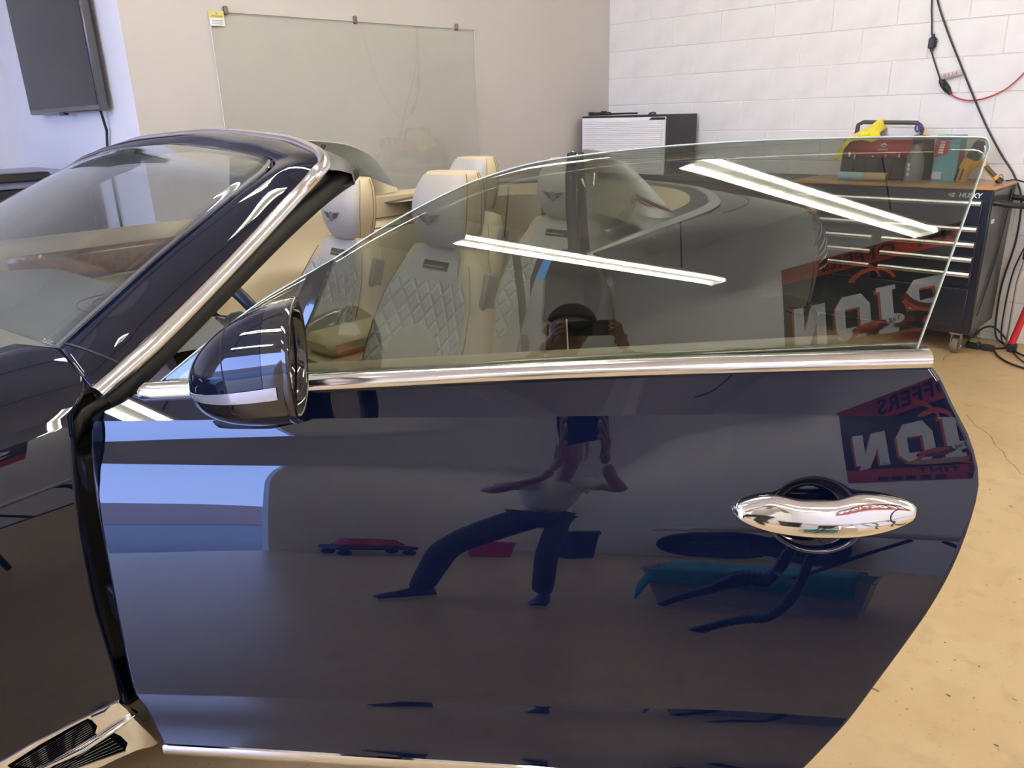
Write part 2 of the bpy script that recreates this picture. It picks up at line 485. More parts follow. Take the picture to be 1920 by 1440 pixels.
def _tab(c, q):
    x = q * (len(c) - 1); i = min(int(x), len(c) - 2); return lerp(c[i], c[i + 1], x - i)
def flare(s):
    m = 0.075
    if s < -.1: return 0.0
    if s < .35: return .5 * m * (s + .1) ** 2 / .45
    return .5 * m * .45 + m * (s - .35)
def door_surf(s, v):
    x = (s + 1) / 2 * (NS - 1); i = max(0, min(int(x), NS - 2)); f = x - i
    def g(c, q): return lerp(_tab(_tabs[i][c], q), _tab(_tabs[i + 1][c], q), f)
    o = flare(s)
    if v <= 1:
        return o + g(0, v), lerp(z_belt(s), z_crease(s), v)
    o += g(0, 1)
    if v <= 2:
        return o + g(1, v - 1), lerp(z_crease(s), z_low(s), v - 1)
    o += g(1, 1)
    return o + g(2, v - 2), lerp(z_low(s), z_bot(s), v - 2)
def door_px(px, py):
    """point of the door skin seen along a sight line"""
    o = .05
    for _ in range(30):
        s, _o, z = DP(px, py, o)
        if z > z_crease(s): v = (z_belt(s) - z) / (z_belt(s) - z_crease(s))
        elif z > z_low(s): v = 1 + (z_crease(s) - z) / (z_crease(s) - z_low(s))
        else: v = 2 + (z_low(s) - z) / (z_low(s) - z_bot(s))
        v = max(0, min(3, v))
        o = lerp(o, door_surf(s, v)[0], .6)
    return s, o, z, v
PX_R = [(1746, 660), (1748, 684), (1768, 715), (1790, 762), (1822, 825), (1839, 900), (1826, 970), (1795, 1055), (1752, 1135), (1700, 1210), (1646, 1283), (1600, 1345), (1560, 1390), (1518, 1434), (1480, 1470)]
PX_L = [(262, 700), (232, 748), (195, 768), (166, 786), (168, 840), (176, 930), (190, 1010), (212, 1130), (244, 1284), (268, 1325), (300, 1388), (318, 1430)]
def _px(s, o, z):
    q = door2w(s, o, z) - _EYE; d = q.dot(_fw)
    return 960 + F_PX * q.dot(_ci) / d, 720 + F_PX * q.dot(_cj) / d
def edge_table(poly, lo, hi):
    tab = [(p.y, p.x) for p in spline([(x, y, 0) for x, y in poly], 6)]
    out = []
    for k in range(61):
        v = 3 * k / 60; a, b = lo, hi
        for _ in range(30):
            m_ = (a + b) / 2; o, z = door_surf(m_, v); x, y = _px(m_, o, z)
            if x < interp(y, tab): a = m_
            else: b = m_
        out.append((v, (a + b) / 2))
    return out
EDGE_R, EDGE_L = edge_table(PX_R, .3, .98), edge_table(PX_L, -.98, -.4)
REC_S, REC_O, REC_Z, REC_V = door_px(1530, 966)
rows = []
vs = [k / 10 for k in range(11)] + [1 + k / 180 for k in range(1, 181)] + [2 + k / 26 for k in range(1, 27)]
NC = 420
for v in vs:
    sl, sr = interp(v, EDGE_L), interp(v, EDGE_R)
    row = []
    for j in range(NC + 1):
        s = lerp(sl, sr, j / NC)
        o, z = door_surf(s, v)
        d = math.hypot((s - REC_S) / .082, (z - REC_Z) / .064)
        if d < 1: o -= .036 * smooth01((1 - d) / .45)
        # skin rolls back at the outline
        e = min(s - sl, sr - s)
        if e < .006: o -= .006 * (1 - e / .006) ** 2
        row.append((s, o, z))
    rows.append(row)
DT = lambda s, o, z: d2c(s, o, z)
mb = MB(DT)
R = mb.grid(rows)
n, m_ = len(R), len(R[0])
# folded hem around the outline
hem = [(i, 0) for i in range(n)] + [(n - 1, j) for j in range(1, m_)] + [(i, m_ - 1) for i in range(n - 2, -1, -1)]
ids = []
for (i, j) in hem:
    s, o, z = rows[i][j]
    ids.append((R[i][j], mb.p(s, o - .02, z)))
for k in range(len(ids) - 1):
    mb.face(ids[k][0], ids[k + 1][0], ids[k + 1][1], ids[k][1])
door = mb.build('door', 'paint_blue', car, smooth=180)
row_of = {}
for i_ in (10, 190):
    for j_ in R[i_]: row_of[j_] = i_
rim_ = set(R[i][j] for i, j in hem)
for e_ in door.data.edges:
    a_, b_ = e_.vertices
    if (a_ in row_of and row_of.get(b_) == row_of[a_]) or (a_ in rim_ and b_ in rim_): e_.use_edge_sharp = True

# inner door: cream panel, dark end face, ledge below the glass
def door_ring(off_l, off_r, vtop, vbot, n=40):
    L = [(interp(lerp(vtop, vbot, k / n), EDGE_L) + off_l, lerp(vtop, vbot, k / n)) for k in range(n + 1)]
    Rr = [(interp(lerp(vtop, vbot, k / n), EDGE_R) - off_r, lerp(vtop, vbot, k / n)) for k in range(n + 1)]
    return L + Rr[::-1]
mi = MB(DT)
ring = door_ring(.03, .03, .05, 2.85)
A = [mi.p(s, door_surf(s, v)[0] - .022, door_surf(s, v)[1]) for s, v in ring]
B = [mi.p(s, -.10, door_surf(s, v)[1]) for s, v in ring]
for k in range(len(ring)):
    mi.face(A[k], A[(k + 1) % len(ring)], B[(k + 1) % len(ring)], B[k])
mi.face(*B)
mi.build('door_shell', 'rubber', door)
mi = MB(DT)
def zb(s): return z_belt(s)
secs = []
for k in range(31):
    s = lerp(-.66, .615, k / 30)
    e = smooth01(min(1, (s + .70) / .05)) * smooth01(min(1, (.63 - s) / .05))
    zt = zb(s) + .012
    secs.append([(s, -.055, zt - .03), (s, -.055, zt - .004), (s, -.066, zt + .004 * e), (s, -.10, zt + .006 * e), (s, -.135, zt - .004), (s, -.15, zt - .03 - .02 * (1 - e)), (s, -.15, zt - .09), (s, -.12, zt - .12)])
mi.grid(secs)
for sc_ in (secs[0], secs[-1]): mi.face(*[mi.p(q) for q in sc_])
mi.build('door_trim', 'cream', door, smooth=60)
mi = MB(DT)
mi.prism([(s, door_surf(s, v)[1]) for s, v in door_ring(.05, .05, .25, 2.7)], lambda s, z, d: (s, d, z), -.10, -.125)
mi.build('door_card', 'cream', door, smooth=30)
# dark sealing strip between glass and chrome
mi = MB(DT)
mi.grid([[(s, -.052, zb(s) - .01), (s, -.052, zb(s) + .008), (s, -.030, zb(s) + .010), (s, -.012, zb(s) + .006), (s, -.012, zb(s) - .02)] for s in [lerp(-.70, .74, k / 40) for k in range(41)]])
mi.build('belt_seal', 'rubber', door)
# chrome belt moulding
SEC_BELT = [(-.022, .004), (-.020, .017), (-.010, .0225), (.002, .021), (.010, .015), (.014, .006), (.014, -.003), (.010, -.0075), (.002, -.008)]
def belt_row(s, k=1.0): return [(s, flare(s) + o * k, zb(s) + .004 + dz * k) for o, dz in SEC_BELT]
sb0, sb1 = door_px(252, 740)[0], door_px(1744, 668)[0]
mi = MB(DT)
rws = [belt_row(sb0, .3)] + [belt_row(lerp(sb0 + .02, sb1, k / 60)) for k in range(61)]
mi.grid(rws, cap0=True, cap1=True)
mi.build('belt_moulding', 'satin_chrome', door, smooth=60)
# chrome strip along the foot of the door
mi = MB(DT)
rws = []
for k in range(61):
    s = lerp(interp(2.98, EDGE_L) + .004, interp(3, EDGE_R) - .004, k / 60)
    o, z = door_surf(s, 3)
    rws.append([(s, o - .006, z + .004), (s, o + .003, z + .001), (s, o + .006, z - .008), (s, o + .004, z - .020), (s, o - .006, z - .026), (s, o - .03, z - .024)])
mi.grid(rws, cap0=True, cap1=True)
mi.build('foot_moulding', 'chrome', door, smooth=50)

# ---- door handle
HC = (REC_S, REC_Z)
h0, h1 = door_px(1371, 966)[0], door_px(1717, 966)[0]
hz0, hz1 = door_px(1371, 966)[2], door_px(1717, 966)[2]
mi = MB(DT)
rws = []
NH = 48
def handle_sec(t):
    s = lerp(h0, h1, t); z = lerp(hz0, hz1, t) + .012
    x = 2 * t - 1
    hh = .038 * math.sqrt(max(0, 1 - abs(x) ** 2.0))
    grip = math.exp(-((x + .10) / .36) ** 4)
    up_, dn_ = hh * (1 - .34 * grip), hh * (1 - .04 * grip)
    o = door_surf(s, 1.27)[0] + .012
    o = lerp(door_surf(h0, 1.27)[0], door_surf(h1, 1.27)[0], t) + .004
    bow = .020 * (1 - x * x) + .004
    return s, z, up_, dn_, o, bow
for k in range(NH + 1):
    t = k / NH
    t = .5 - .5 * math.cos(PI * t)
    s, z, u_, d_, o, bow = handle_sec(t)
    u_ = max(u_, .0008); d_ = max(d_, .0008)
    ring = []
    for j in range(20):
        a = 2 * PI * j / 20
        cz = math.sin(a); co = math.cos(a)
        zz = (u_ if cz > 0 else d_) * math.copysign(abs(cz) ** .8, cz)
        tilt = zz * -.30
        oo = bow + .012 * math.copysign(abs(co) ** .8, co) * min(1, (u_ + d_) / .03) + tilt
        ring.append((s, o + oo, z + zz))
    rws.append(ring)
mi.grid(rws, closed_u=True, cap0=True, cap1=True)
handle = mi.build('door_handle', 'chrome', car, smooth=60)
s, z, u_, d_, o, bow = handle_sec(.885)
mi = MB(DT)
mi.tube([(s + .017 * math.cos(a), o + bow + .0125 - .3 * (.013 * math.sin(a)) - .001 - .004 * math.cos(a), z - .002 + .013 * math.sin(a)) for a in [2 * PI * k / 24 for k in range(24)]], .0007, 5, closed=True)
mi.build('lock_cover_seam', 'rubber', handle)
s, z, u_, d_, o, bow = handle_sec(.60)
mi = MB(DT)
mi.rbox(s - .016, s + .016, o + bow + .010, o + bow + .0185, z - .022, z - .011, .002)
mi.build('lock_button', 'satin_chrome', handle)

# ---- door window glass
def glass_o(dz):   # lean of the pane above the belt, curving inboard
    return -.030 - math.tan(math.radians(14.5)) * dz - .10 * dz * dz
def glass_px(px, py):
    o = -.06
    for _ in range(30):
        s, _o, z = DP(px, py, o)
        o = lerp(o, glass_o(z - zb(s)) + flare(s) * .5, .6)
    return s, z
def glass_pt(s, z): return (s, glass_o(z - zb(s)) + flare(s) * .5, z)
top = [glass_px(*q) for q in ((300, 716), (392, 640), (480, 572), (552, 528), (624, 487), (700, 438), (780, 392), (850, 357), (900, 336), (980, 311), (1060, 296), (1180, 281), (1300, 271), (1420, 264), (1540, 260), (1680, 257), (1800, 257), (1840, 258), (1852, 263), (1856, 276))]
sb_r = glass_px(1716, 645)
tops = spline([(a, b, 0) for a, b in top], 5)
acc = [0.0]
for k in range(1, len(tops)): acc.append(acc[-1] + (tops[k] - tops[k - 1]).length)
NU, NV = len(tops), 14
rws = []
for k, tp in enumerate(tops):
    u = acc[k] / acc[-1]
    s0 = lerp(top[0][0], sb_r[0], u ** 1.0); z0 = zb(s0) + .0
    rws.append([glass_pt(lerp(s0, tp.x, j / NV), lerp(min(z0, tp.y), tp.y, j / NV)) for j in range(NV + 1)])
mi = MB(DT); mi.grid(rws)
win = mi.build('window_glass', 'tint_glass', door, smooth=180, solid=.0045)
mat('glass_edge', (0.55, 0.60, 0.52), rough=0.25)
mi = MB(DT)
edge = [glass_pt(p.x, p.y) for p in tops] + [glass_pt(lerp(tops[-1].x, sb_r[0], k / 10), lerp(tops[-1].y, zb(sb_r[0]), k / 10)) for k in range(1, 11)]
mi.tube([Vector(e) + Vector((0, -.002, 0)) for e in edge], .0022, 6)
mi.build('glass_rim', 'glass_edge', door)
# black division bar behind the mirror
bar = [glass_px(*q) for q in ((625, 486), (600, 500), (578, 516), (555, 572), (542, 640), (535, 700), (572, 700), (566, 634), (592, 572))]
mi = MB(DT)
A = [mi.p(s, glass_pt(s, z)[1] + .012, z) for s, z in bar]; B = [mi.p(s, glass_pt(s, z)[1] - .012, z) for s, z in bar]
mi.face(*A); mi.face(*reversed(B))
for k in range(len(bar)): mi.face(A[k], A[(k + 1) % len(bar)], B[(k + 1) % len(bar)], B[k])
mi.build('division_bar', 'gloss_black', door, smooth=0)

# ---- side mirror
ms, mo, mz = DP(549, 674, .135)
LM = ms - DP(359, 706, .135)[0]
def mir(t, ang, grow=0.0):
    sc_ = math.sqrt(max(0, 1 - t ** 2.15))
    hw, hu, hd = .102 + grow, .099 + grow, .101 + grow
    c, s_ = math.cos(ang), math.sin(ang)
    e = .86
    oo = hw * math.copysign(abs(c) ** e, c) * sc_
    zz = (hu if s_ > 0 else hd) * math.copysign(abs(s_) ** e, s_) * sc_
    zc = -.030 * t - .012 * t * t
    lean = .16 * zz        # rim leans, top forward
    return (ms - LM * t + .03 * zz * (1 - t) + .020 * (oo / .1) * (1 - t), mo + oo, mz + zz + zc)
def mir_part(name, m, a0, a1, n, t0=0.0, t1=1.0, grow=0.0, nt=22, parent=None):
    q = MB(DT)
    ts = [lerp(t0, t1, 1 - (1 - k / nt) ** 1.6) for k in range(nt + 1)]
    q.grid([[mir(t, lerp(a0, a1, j / n), grow) for j in range(n + 1)] for t in ts])
    return q.build(name, m, parent, smooth=50)
RAD = math.radians
mirror = mir_part('side_mirror', 'paint_blue', RAD(-4), RAD(202), 40, t0=.18, parent=car)
mir_part('rim_cover', 'gloss_black', RAD(-4), RAD(202), 40, t0=0.0, t1=.175, grow=.0012, nt=4, parent=mirror)
mir_part('lower_cover', 'gloss_black', RAD(-180 + 38), RAD(-15), 20, t0=0.0, t1=.96, parent=mirror)
mir_part('turn_signal', 'lens_clear', RAD(-15), RAD(-4), 5, t0=.07, t1=.995, grow=.002, parent=mirror)
mir_part('inner_strip', 'gloss_black', RAD(202), RAD(218), 4, t0=0.0, t1=.99, parent=mirror)
mir_part('corner_cover', 'gloss_black', RAD(-17), RAD(-3), 4, t0=0.0, t1=.07, nt=2, parent=mirror)
q = MB(DT)
q.grid([[mir(0, 2 * PI * j / 48, g) [:3] if d == 0 else (mir(0, 2 * PI * j / 48, g)[0] + d, *mir(0, 2 * PI * j / 48, g)[1:]) for j in range(48)] for g, d in ((.0, -.004), (.003, .004), (.002, .010), (-.004, .012), (-.010, .008), (-.013, -.014))], closed_u=True)
q.build('rim', 'gloss_black', mirror, smooth=60)
q = MB(DT)
q.face(*[q.p(mir(0, 2 * PI * j / 48, -.012)[0] - .012, *mir(0, 2 * PI * j / 48, -.012)[1:]) for j in range(48)])
q.build('reflector', 'mirror_glass', mirror, smooth=0)
q = MB(DT)
pts_ = [mir(t, RAD(90 + 25 * math.sin(t * 3)), .0004) for t in [.2 + .02 * k for k in range(4)]]
for t_ in (.50,):
    q.tube([mir(t_ + .05 * math.sin(a * 1.0), a, .0002) for a in [lerp(RAD(-14), RAD(120), k / 24) for k in range(25)]], .0010, 5)
q.tube([mir(t, RAD(-12) + .04 * math.sin(6 * t), .0002) for t in [lerp(.5, .97, k / 16) for k in range(17)]], .0010, 5)
q.build('cover_seam', 'rubber', mirror)
# mirror foot on the door
q = MB(DT)
rws = []
for t in [k / 6 for k in range(7)]:
    f0 = DP(462, 792, .12); f1 = DP(466, 797, .03)
    c = Vector((lerp(f0[0], f1[0], t), lerp(.13, .02, t), lerp(f0[2], f1[2], t)))
    rws.append([(c.x + .052 * math.copysign(abs(math.cos(a)) ** .7, math.cos(a)), c.y + .030 * math.sin(a) * (1 - .3 * t), c.z - .012 * math.cos(a) * 0 + .021 * math.copysign(abs(math.sin(a)) ** .7, math.sin(a))) for a in [2 * PI * k / 20 for k in range(20)]])
q.grid(rws, closed_u=True, cap0=True, cap1=True)
q.build('mirror_foot', 'black_plastic', mirror, smooth=50)
# ---- front wing, cowl and pillar
def wing_b(z):
    """flank profile of the front wing, b outward negative"""
    return interp(z, [(.22, -.050), (.30, -.066), (.36, -.070), (.45, -.065), (.60, -.050), (.72, -.036), (.80, -.026), (.86, -.014), (.90, -.003), (.935, .012), (.955, .026), (.975, .045), (.99, .07), (1.003, .10), (1.014, .14), (1.022, .22), (1.028, .40), (1.03, .7), (1.03, .975)])
WZ = [.22, .26, .30, .33, .36, .40, .45, .50, .55, .60, .66, .72, .76, .80, .83, .86, .88, .90, .905, .92, .935, .95, .965, .975, .985, .992, .998, 1.002, 1.006, 1.010, 1.014, 1.018, 1.022]
EDGE_A = [(.22, -.028), (.317, -.024), (.578, -.030), (.736, -.017), (.85, .003), (.92, .018), (.945, .045), (.97, .065), (.985, .07), (1.0, .07), (1.014, .058), (1.022, .0)]
rows = []
for k in range(25):
    t = k / 24
    row = []
    for z in WZ:
        ae = interp(z, EDGE_A)
        a = lerp(-1.25, ae, 1 - (1 - t) ** 1.5)
        b = wing_b(z) + .03 * smooth01((-a - .35) / .9) * (1 if z < .95 else .5)
        zz = z - .09 * max(0, -a) * smooth01((z - .6) / .4)
        # wheel opening, out of frame
        if z < .75 and a < -.35:
            rr = math.hypot(a + .82, z - .36)
        row.append((a, b, zz))
    rows.append(row)
q = MB(); q.grid(rows)
wing = q.build('front_wing', 'paint_blue', car, smooth=180, solid=.004)
# bonnet, seen only as a sliver below the windscreen
q = MB()
rws = []
for k in range(13):
    a = lerp(-1.25, -.10, k / 12)
    rws.append([(a, lerp(.24, 1.71, j / 10), 1.024 + .02 * math.sin(PI * j / 10) - .09 * max(0, -a)) for j in range(11)])
q.grid(rws); q.build('bonnet', 'paint_blue', car, smooth=180, solid=.004)
# far wing
q = MB(); q.grid([[(a, 1.95 - b, z) for (a, b, z) in r_] for r_ in rows])
q.build('front_wing', 'paint_blue', car, smooth=180, solid=.004)

# windscreen surround: chrome line (outer) and glass line (inner), read off one side and mirrored
BC = .975
chrome_h = [CP(180, 737, b=.02), CP(240, 684, b=.05), CP(300, 630, b=.08), CP(400, 530, b=.12), CP(500, 425, b=.16), CP(560, 360, b=.185), CP(592, 324, a=.69), CP(605, 308, a=.725), CP(598, 290, a=.755), CP(576, 277, a=.775), CP(540, 264, a=.79), CP(470, 254, a=.81), CP(405, 249.5, a=.82)]
glass_h = [CP(112, 652, b=.14), CP(160, 608, b=.16), CP(200, 572, b=.18), CP(300, 482, b=.22), CP(400, 399, b=.26), CP(470, 344, b=.288), CP(500, 320, b=.31), CP(509, 306, b=.345), CP(500, 297, b=.39), CP(467, 288, b=.50), CP(420, 280, b=.66), CP(385, 275.5, b=.80), CP(352, 271.5, b=.93)]
def mirror_pts(h): return [Vector(p) for p in h] + [Vector((p[0], 2 * BC - p[1], p[2])) for p in reversed(h)]
# the middle of the header sits on the centre line
for h in (chrome_h, glass_h): h[-1] = Vector((h[-1][0], BC, h[-1][2] + .001))
chrome_c = spline(chrome_h[:-1] + [chrome_h[-1]] + [Vector((p[0], 2 * BC - p[1], p[2])) for p in reversed(chrome_h[:-1])], 6)
glass_c = spline(glass_h[:-1] + [glass_h[-1]] + [Vector((p[0], 2 * BC - p[1], p[2])) for p in reversed(glass_h[:-1])], 6)
NP = len(chrome_c)
rows = []
for k in range(NP):
    c, g = Vector(chrome_c[k]), Vector(glass_c[k])
    out = Vector((-.35, -1 if c.y < BC else 1, .55)); 
    w = min(1, abs(c.y - BC) / .7)
    out = Vector((-.55, (-1 if c.y < BC else 1) * w, 1.0)).normalized()
    row = []
    for j in range(9):
        t = j / 8
        p = g.lerp(c, t) + out * (.020 * math.sin(PI * t) ** .8 + .0)
        row.append(p)
    row[0] = g + out * .001
    rows.append(row)
q = MB(); q.grid(rows)
frame = q.build('windscreen_frame', 'paint_blue', car, smooth=180, solid=.006)
# panel joint across the pillar foot
k0 = 5
def _row_at(f, j):
    i_ = int(f); return Vector(rows[i_][j]).lerp(Vector(rows[i_ + 1][j]), f - i_)
q = MB(); q.tube([_row_at(lerp(1.0, 5.6, j / 8), j) + Vector((-.0005, -.0005, .0008)) for j in range(9)], .0022, 5)
q.build('panel_joint', 'rubber', frame)
# chrome finisher
q = MB()
rws = []
for k in range(NP):
    c = Vector(chrome_c[k]); d = (Vector(chrome_c[min(k + 1, NP - 1)]) - Vector(chrome_c[max(k - 1, 0)])).normalized()
    side = -1 if c.y < BC else 1
    w = min(1, abs(c.y - BC) / .7)
    out = Vector((-.1, 0, 1)).lerp(Vector((-.2, side, .6)), smooth01(w * 1.2)); out = (out - d * out.dot(d)).normalized()
    bi = d.cross(out).normalized()
    if bi.dot(Vector((1, 0, -.6))) < 0: bi = -bi
    rws.append([c + bi * (.017 * math.cos(x) + .003) + out * (.012 * math.sin(x) + .002) for x in [PI * (1.12 - 1.24 * j / 8) for j in range(9)]])
q.grid(rws, cap0=True, cap1=True)
q.build('chrome_finisher', 'satin_chrome', frame, smooth=60)
# rubber seal behind the finisher
seal_px = [((196, 757), .05), ((262, 700), .075), ((330, 632), .10), ((430, 532), .135), ((520, 442), .165), ((585, 382), .195), ((625, 350), .215), ((655, 330), .235), ((668, 324), .25)]
seal = [CP(x, y, b=b_) for (x, y), b_ in seal_px]
for mir_ in (False, True):
    q = MB(lambda a, b, z: (a, 2 * BC - b, z) if mir_ else (a, b, z))
    sp = spline(seal, 5)
    q.tube(sp, [.024] * (len(sp) - 6) + [.022, .020, .018, .017, .015, .010], 10, flat=(.9, 1.0))
    q.build('pillar_seal', 'rubber', frame, smooth=60)
    q = MB(lambda a, b, z: (a, 2 * BC - b, z) if mir_ else (a, b, z))
    ch = spline(chrome_h, 6)[:58]; sl = spline(seal, 12)
    q.grid([[Vector(ch[int(j / 20 * (len(ch) - 1))]).lerp(Vector(sl[int(j / 20 * (len(sl) - 1))]), t) + Vector((0, .004, -.004)) for t in (0.15, .5, 1)] for j in range(21)])
    q.build('pillar_trim', 'black_plastic', frame, smooth=60, solid=.01)
# header lining behind the finisher
q = MB()
rws = []
for k in range(40, NP - 40):
    c = Vector(chrome_c[k]); w = 1 - abs(c.y - BC) / .8
    rws.append([c + Vector((.012, 0, -.008)), c + Vector((.05, 0, -.012)), c + Vector((.085, 0, -.022)), c + Vector((.09, 0, -.05)), c + Vector((.03, 0, -.055))])
q.grid(rws); q.build('header_lining', 'dark_grey', frame, smooth=60)

# windscreen pane and its dark border
gl = [Vector(p) for p in glass_c]
half = NP // 2
def pane_rows(inset, lift):
    rws = []
    for k in range(half + 1):
        A, B = gl[k], gl[NP - 1 - k]
        row = []
        for j in range(25):
            t = lerp(inset, 1 - inset, j / 24)
            p = A.lerp(B, t); x = 4 * t * (1 - t)
            h = k / half
            p = p + Vector((-.13, 0, .05)) * x * (1 - h) ** .8 + Vector((0, 0, lift))
            row.append(p)
        rws.append(row)
    return rws
q = MB(); q.grid(pane_rows(0.0, 0.0))
q.build('windscreen', 'windscreen_glass', car, smooth=180, solid=.005)
q = MB()
inn = []
cen = sum(gl, Vector()) / NP
full = gl
bord = []
for k in range(NP):
    d = (gl[min(k + 1, NP - 1)] - gl[max(k - 1, 0)]).normalized()
    side = Vector((0, 1 if gl[k].y < BC else -1, 0))
    w = min(1, abs(gl[k].y - BC) / .65)
    inw = (side * w + Vector((-.75, 0, -.5)) * (1 - w ** 3)); inw = (inw - d * inw.dot(d)).normalized()
    bord.append([gl[k] + Vector((-.002, 0, .004)), gl[k] + inw * (.020 + .012 * (1 - w)) + Vector((-.001, 0, .004))])
q.grid(bord); q.build('windscreen_border', 'gloss_black', car, smooth=180)
low = [CP(112, 652, b=.14), CP(60, 682, b=.125), CP(0, 716, b=.11), CP(-60, 755, b=.10)]
q = MB()
q.grid([[Vector(low[k]) + Vector((0, 0, .002)), Vector(low[k]) + Vector((-.01, .05, .006)), Vector(low[k]) + Vector((-.03, .30, .012)), Vector(low[k]) + Vector((-.12, BC - low[k][1], .02))] for k in range(1, 4)])
q.build('cowl_panel', 'gloss_black', car, smooth=180)

# hinge pillar, rubber gaiter and sill seen in the door gap
q = MB(); q.rbox(.0, .14, .07, .30, .22, .93, .01); q.build('hinge_pillar', 'rubber', car)
q = MB()
flap = [CP(206, 735, b=.03), CP(238, 748, b=.06), CP(196, 775, b=.06), CP(150, 818, b=.05), CP(136, 850, b=.05), CP(134, 795, b=.02), CP(152, 765, b=.02)]
A = [q.p(p) for p in flap]; q.face(*A)
q.build('pillar_gaiter', 'black_plastic', car, solid=.006)
for z0 in (.45, .75): MB().rbox(.02, .10, .02, .10, z0, z0 + .08, .006).build('door_hinge', 'black_plastic', car)
q = MB()
q.grid([[(a, .02, .20), (a, .0, .25), (a, .02, .31), (a, .06, .345), (a, .22, .35), (a, .24, .2)] for a in [lerp(.0, 1.62, k / 10) for k in range(11)]], cap0=True, cap1=True)
q.build('sill', 'paint_blue', car, smooth=50)

# ---- chrome vent at the foot of the wing
VB = -.062
def VP(x, y, d=0.0):
    p = CP(x, y, b=VB); return Vector((p[0], VB - d, p[2]))
def vent_poly(pts, d): return [VP(x, y, d) for x, y in pts]
outl = [(-70, 1462), (0, 1421), (60, 1386), (140, 1346), (222, 1306), (236, 1318), (254, 1340), (280, 1366), (297, 1384), (290, 1392), (262, 1398), (225, 1414), (170, 1440), (110, 1470), (20, 1500), (-80, 1500)]
q = MB()
A = [q.p(p) for p in vent_poly(outl, .006)]; B = [q.p(p) for p in vent_poly(outl, -.03)]
cx_ = sum((q.v[i] for i in A), Vector()) / len(A)
inner = [q.p(q.v[i].lerp(cx_, .06) + Vector((0, -.008, 0))) for i in A]
for k in range(len(A)):
    k2 = (k + 1) % len(A)
    q.face(A[k], A[k2], B[k2], B[k]); q.face(A[k], A[k2], inner[k2], inner[k])
q.face(*inner)
vent = q.build('wing_vent', 'chrome', car, smooth=50)
mat('slot_black', (0.003, 0.003, 0.003), rough=0.9, spec=0.0)
def grille(pts, lines):
    q = MB(); q.face(*[q.p(p) for p in vent_poly(pts, .0155)]); q.build('grille_back', 'slot_black', vent, smooth=0)
    for (x0, y0, x1, y1) in lines:
        q = MB(); q.tube([VP(x0, y0, .017), VP(lerp(x0, x1, .5), lerp(y0, y1, .5) - 1, .018), VP(x1, y1, .017)], .0015, 6)
        q.build('slat', 'gloss_black', vent)
g1 = [(10, 1428), (70, 1390), (120, 1362), (160, 1341), (168, 1344), (177, 1354), (172, 1372), (140, 1392), (100, 1414), (60, 1433), (20, 1434)]
grille(g1, [(lerp(24, 66, k / 8), lerp(1424, 1432, k / 8), lerp(158, 175, k / 8), lerp(1344, 1368, k / 8)) for k in range(9)])
g2 = [(88, 1434), (140, 1402), (190, 1372), (206, 1366), (222, 1374), (234, 1386), (230, 1398), (215, 1406), (160, 1424), (120, 1436)]
grille(g2, [(lerp(98, 130, k / 6), lerp(1430, 1434, k / 6), lerp(196, 230, k / 6), lerp(1371, 1399, k / 6)) for k in range(7)])
q = MB(); q.tube([VP(60, 1440, .016), VP(150, 1396, .020), VP(215, 1352, .021), VP(246, 1333, .018)], [.002, .005, .006, .002], 8)
q.build('vent_blade', 'chrome', vent, smooth=60)
# badge-like blade ends
q = MB(); q.tube([VP(166, 1338, .016), VP(190, 1326, .020), VP(200, 1316, .018)], [.006, .007, .002], 8, flat=(1, .5))
q.build('vent_blade', 'chrome', vent, smooth=60)
# ---- rear body around the cockpit
ring_h = [CP(1096, 482, z=.985), CP(1145, 462, z=.992), CP(1200, 440, z=1.0), CP(1255, 419, z=1.015), CP(1305, 400, z=1.03), CP(1330, 388, z=1.042), CP(1338, 378, z=1.05), CP(1328, 364, z=1.058), CP(1290, 352, z=1.065)]
ring_h.append(Vector((ring_h[-1][0] + .10, BC, 1.07)))
outer_h = [(1.60, .035, .955), (1.80, .015, .958), (2.0, -.012, .962), (2.3, -.045, .966), (2.65, -.060, .966), (2.98, -.035, .960), (3.25, .06, .95), (3.42, .22, .94), (3.53, .52, .935), (3.58, BC, .935)]
mirr = lambda h: [Vector(p) for p in h] + [Vector((p[0], 2 * BC - p[1], p[2])) for p in reversed(h[:-1])]
ring_c, outer_c = spline(mirr(ring_h), 6), spline(mirr(outer_h), 6)
NR = len(ring_c)
rows = []
for k in range(NR):
    A, B = Vector(ring_c[k]), Vector(outer_c[k])
    d = Vector(outer_c[min(k + 1, NR - 1)]) - Vector(outer_c[max(0, k - 1)]); nrm = Vector((d.y, -d.x, 0)).normalized()
    row = []
    for j in range(9):
        t = j / 8
        row.append(A.lerp(B, t) + Vector((0, 0, .022 * math.sin(PI * t * .9))))
    for dz, dn in ((-.02, .022), (-.05, .042), (-.09, .058), (-.14, .070), (-.20, .078), (-.28, .078), (-.38, .068), (-.50, .058), (-.60, .052), (-.70, .04)):
        row.append(B + nrm * dn + Vector((0, 0, dz)))
    rows.append(row)
q = MB(); q.grid(rows)
rear = q.build('rear_body', 'paint_blue', car, smooth=180, solid=.005)
q = MB()
rws = []
for k in range(NR):
    A = Vector(ring_c[k]); d = (Vector(ring_c[min(k + 1, NR - 1)]) - Vector(ring_c[max(0, k - 1)])); nrm = Vector((d.y, -d.x, 0)).normalized()
    w = .016 + .012 * smooth01((A.x - 2.0) / .6)
    rws.append([A - nrm * w + Vector((0, 0, .002)), A - nrm * w * .7 + Vector((0, 0, .011)), A + Vector((0, 0, .014)), A + nrm * w * .7 + Vector((0, 0, .010)), A + nrm * w + Vector((0, 0, .0))])
q.grid(rws, cap0=True, cap1=True); q.build('deck_finisher', 'satin_chrome', rear, smooth=60)
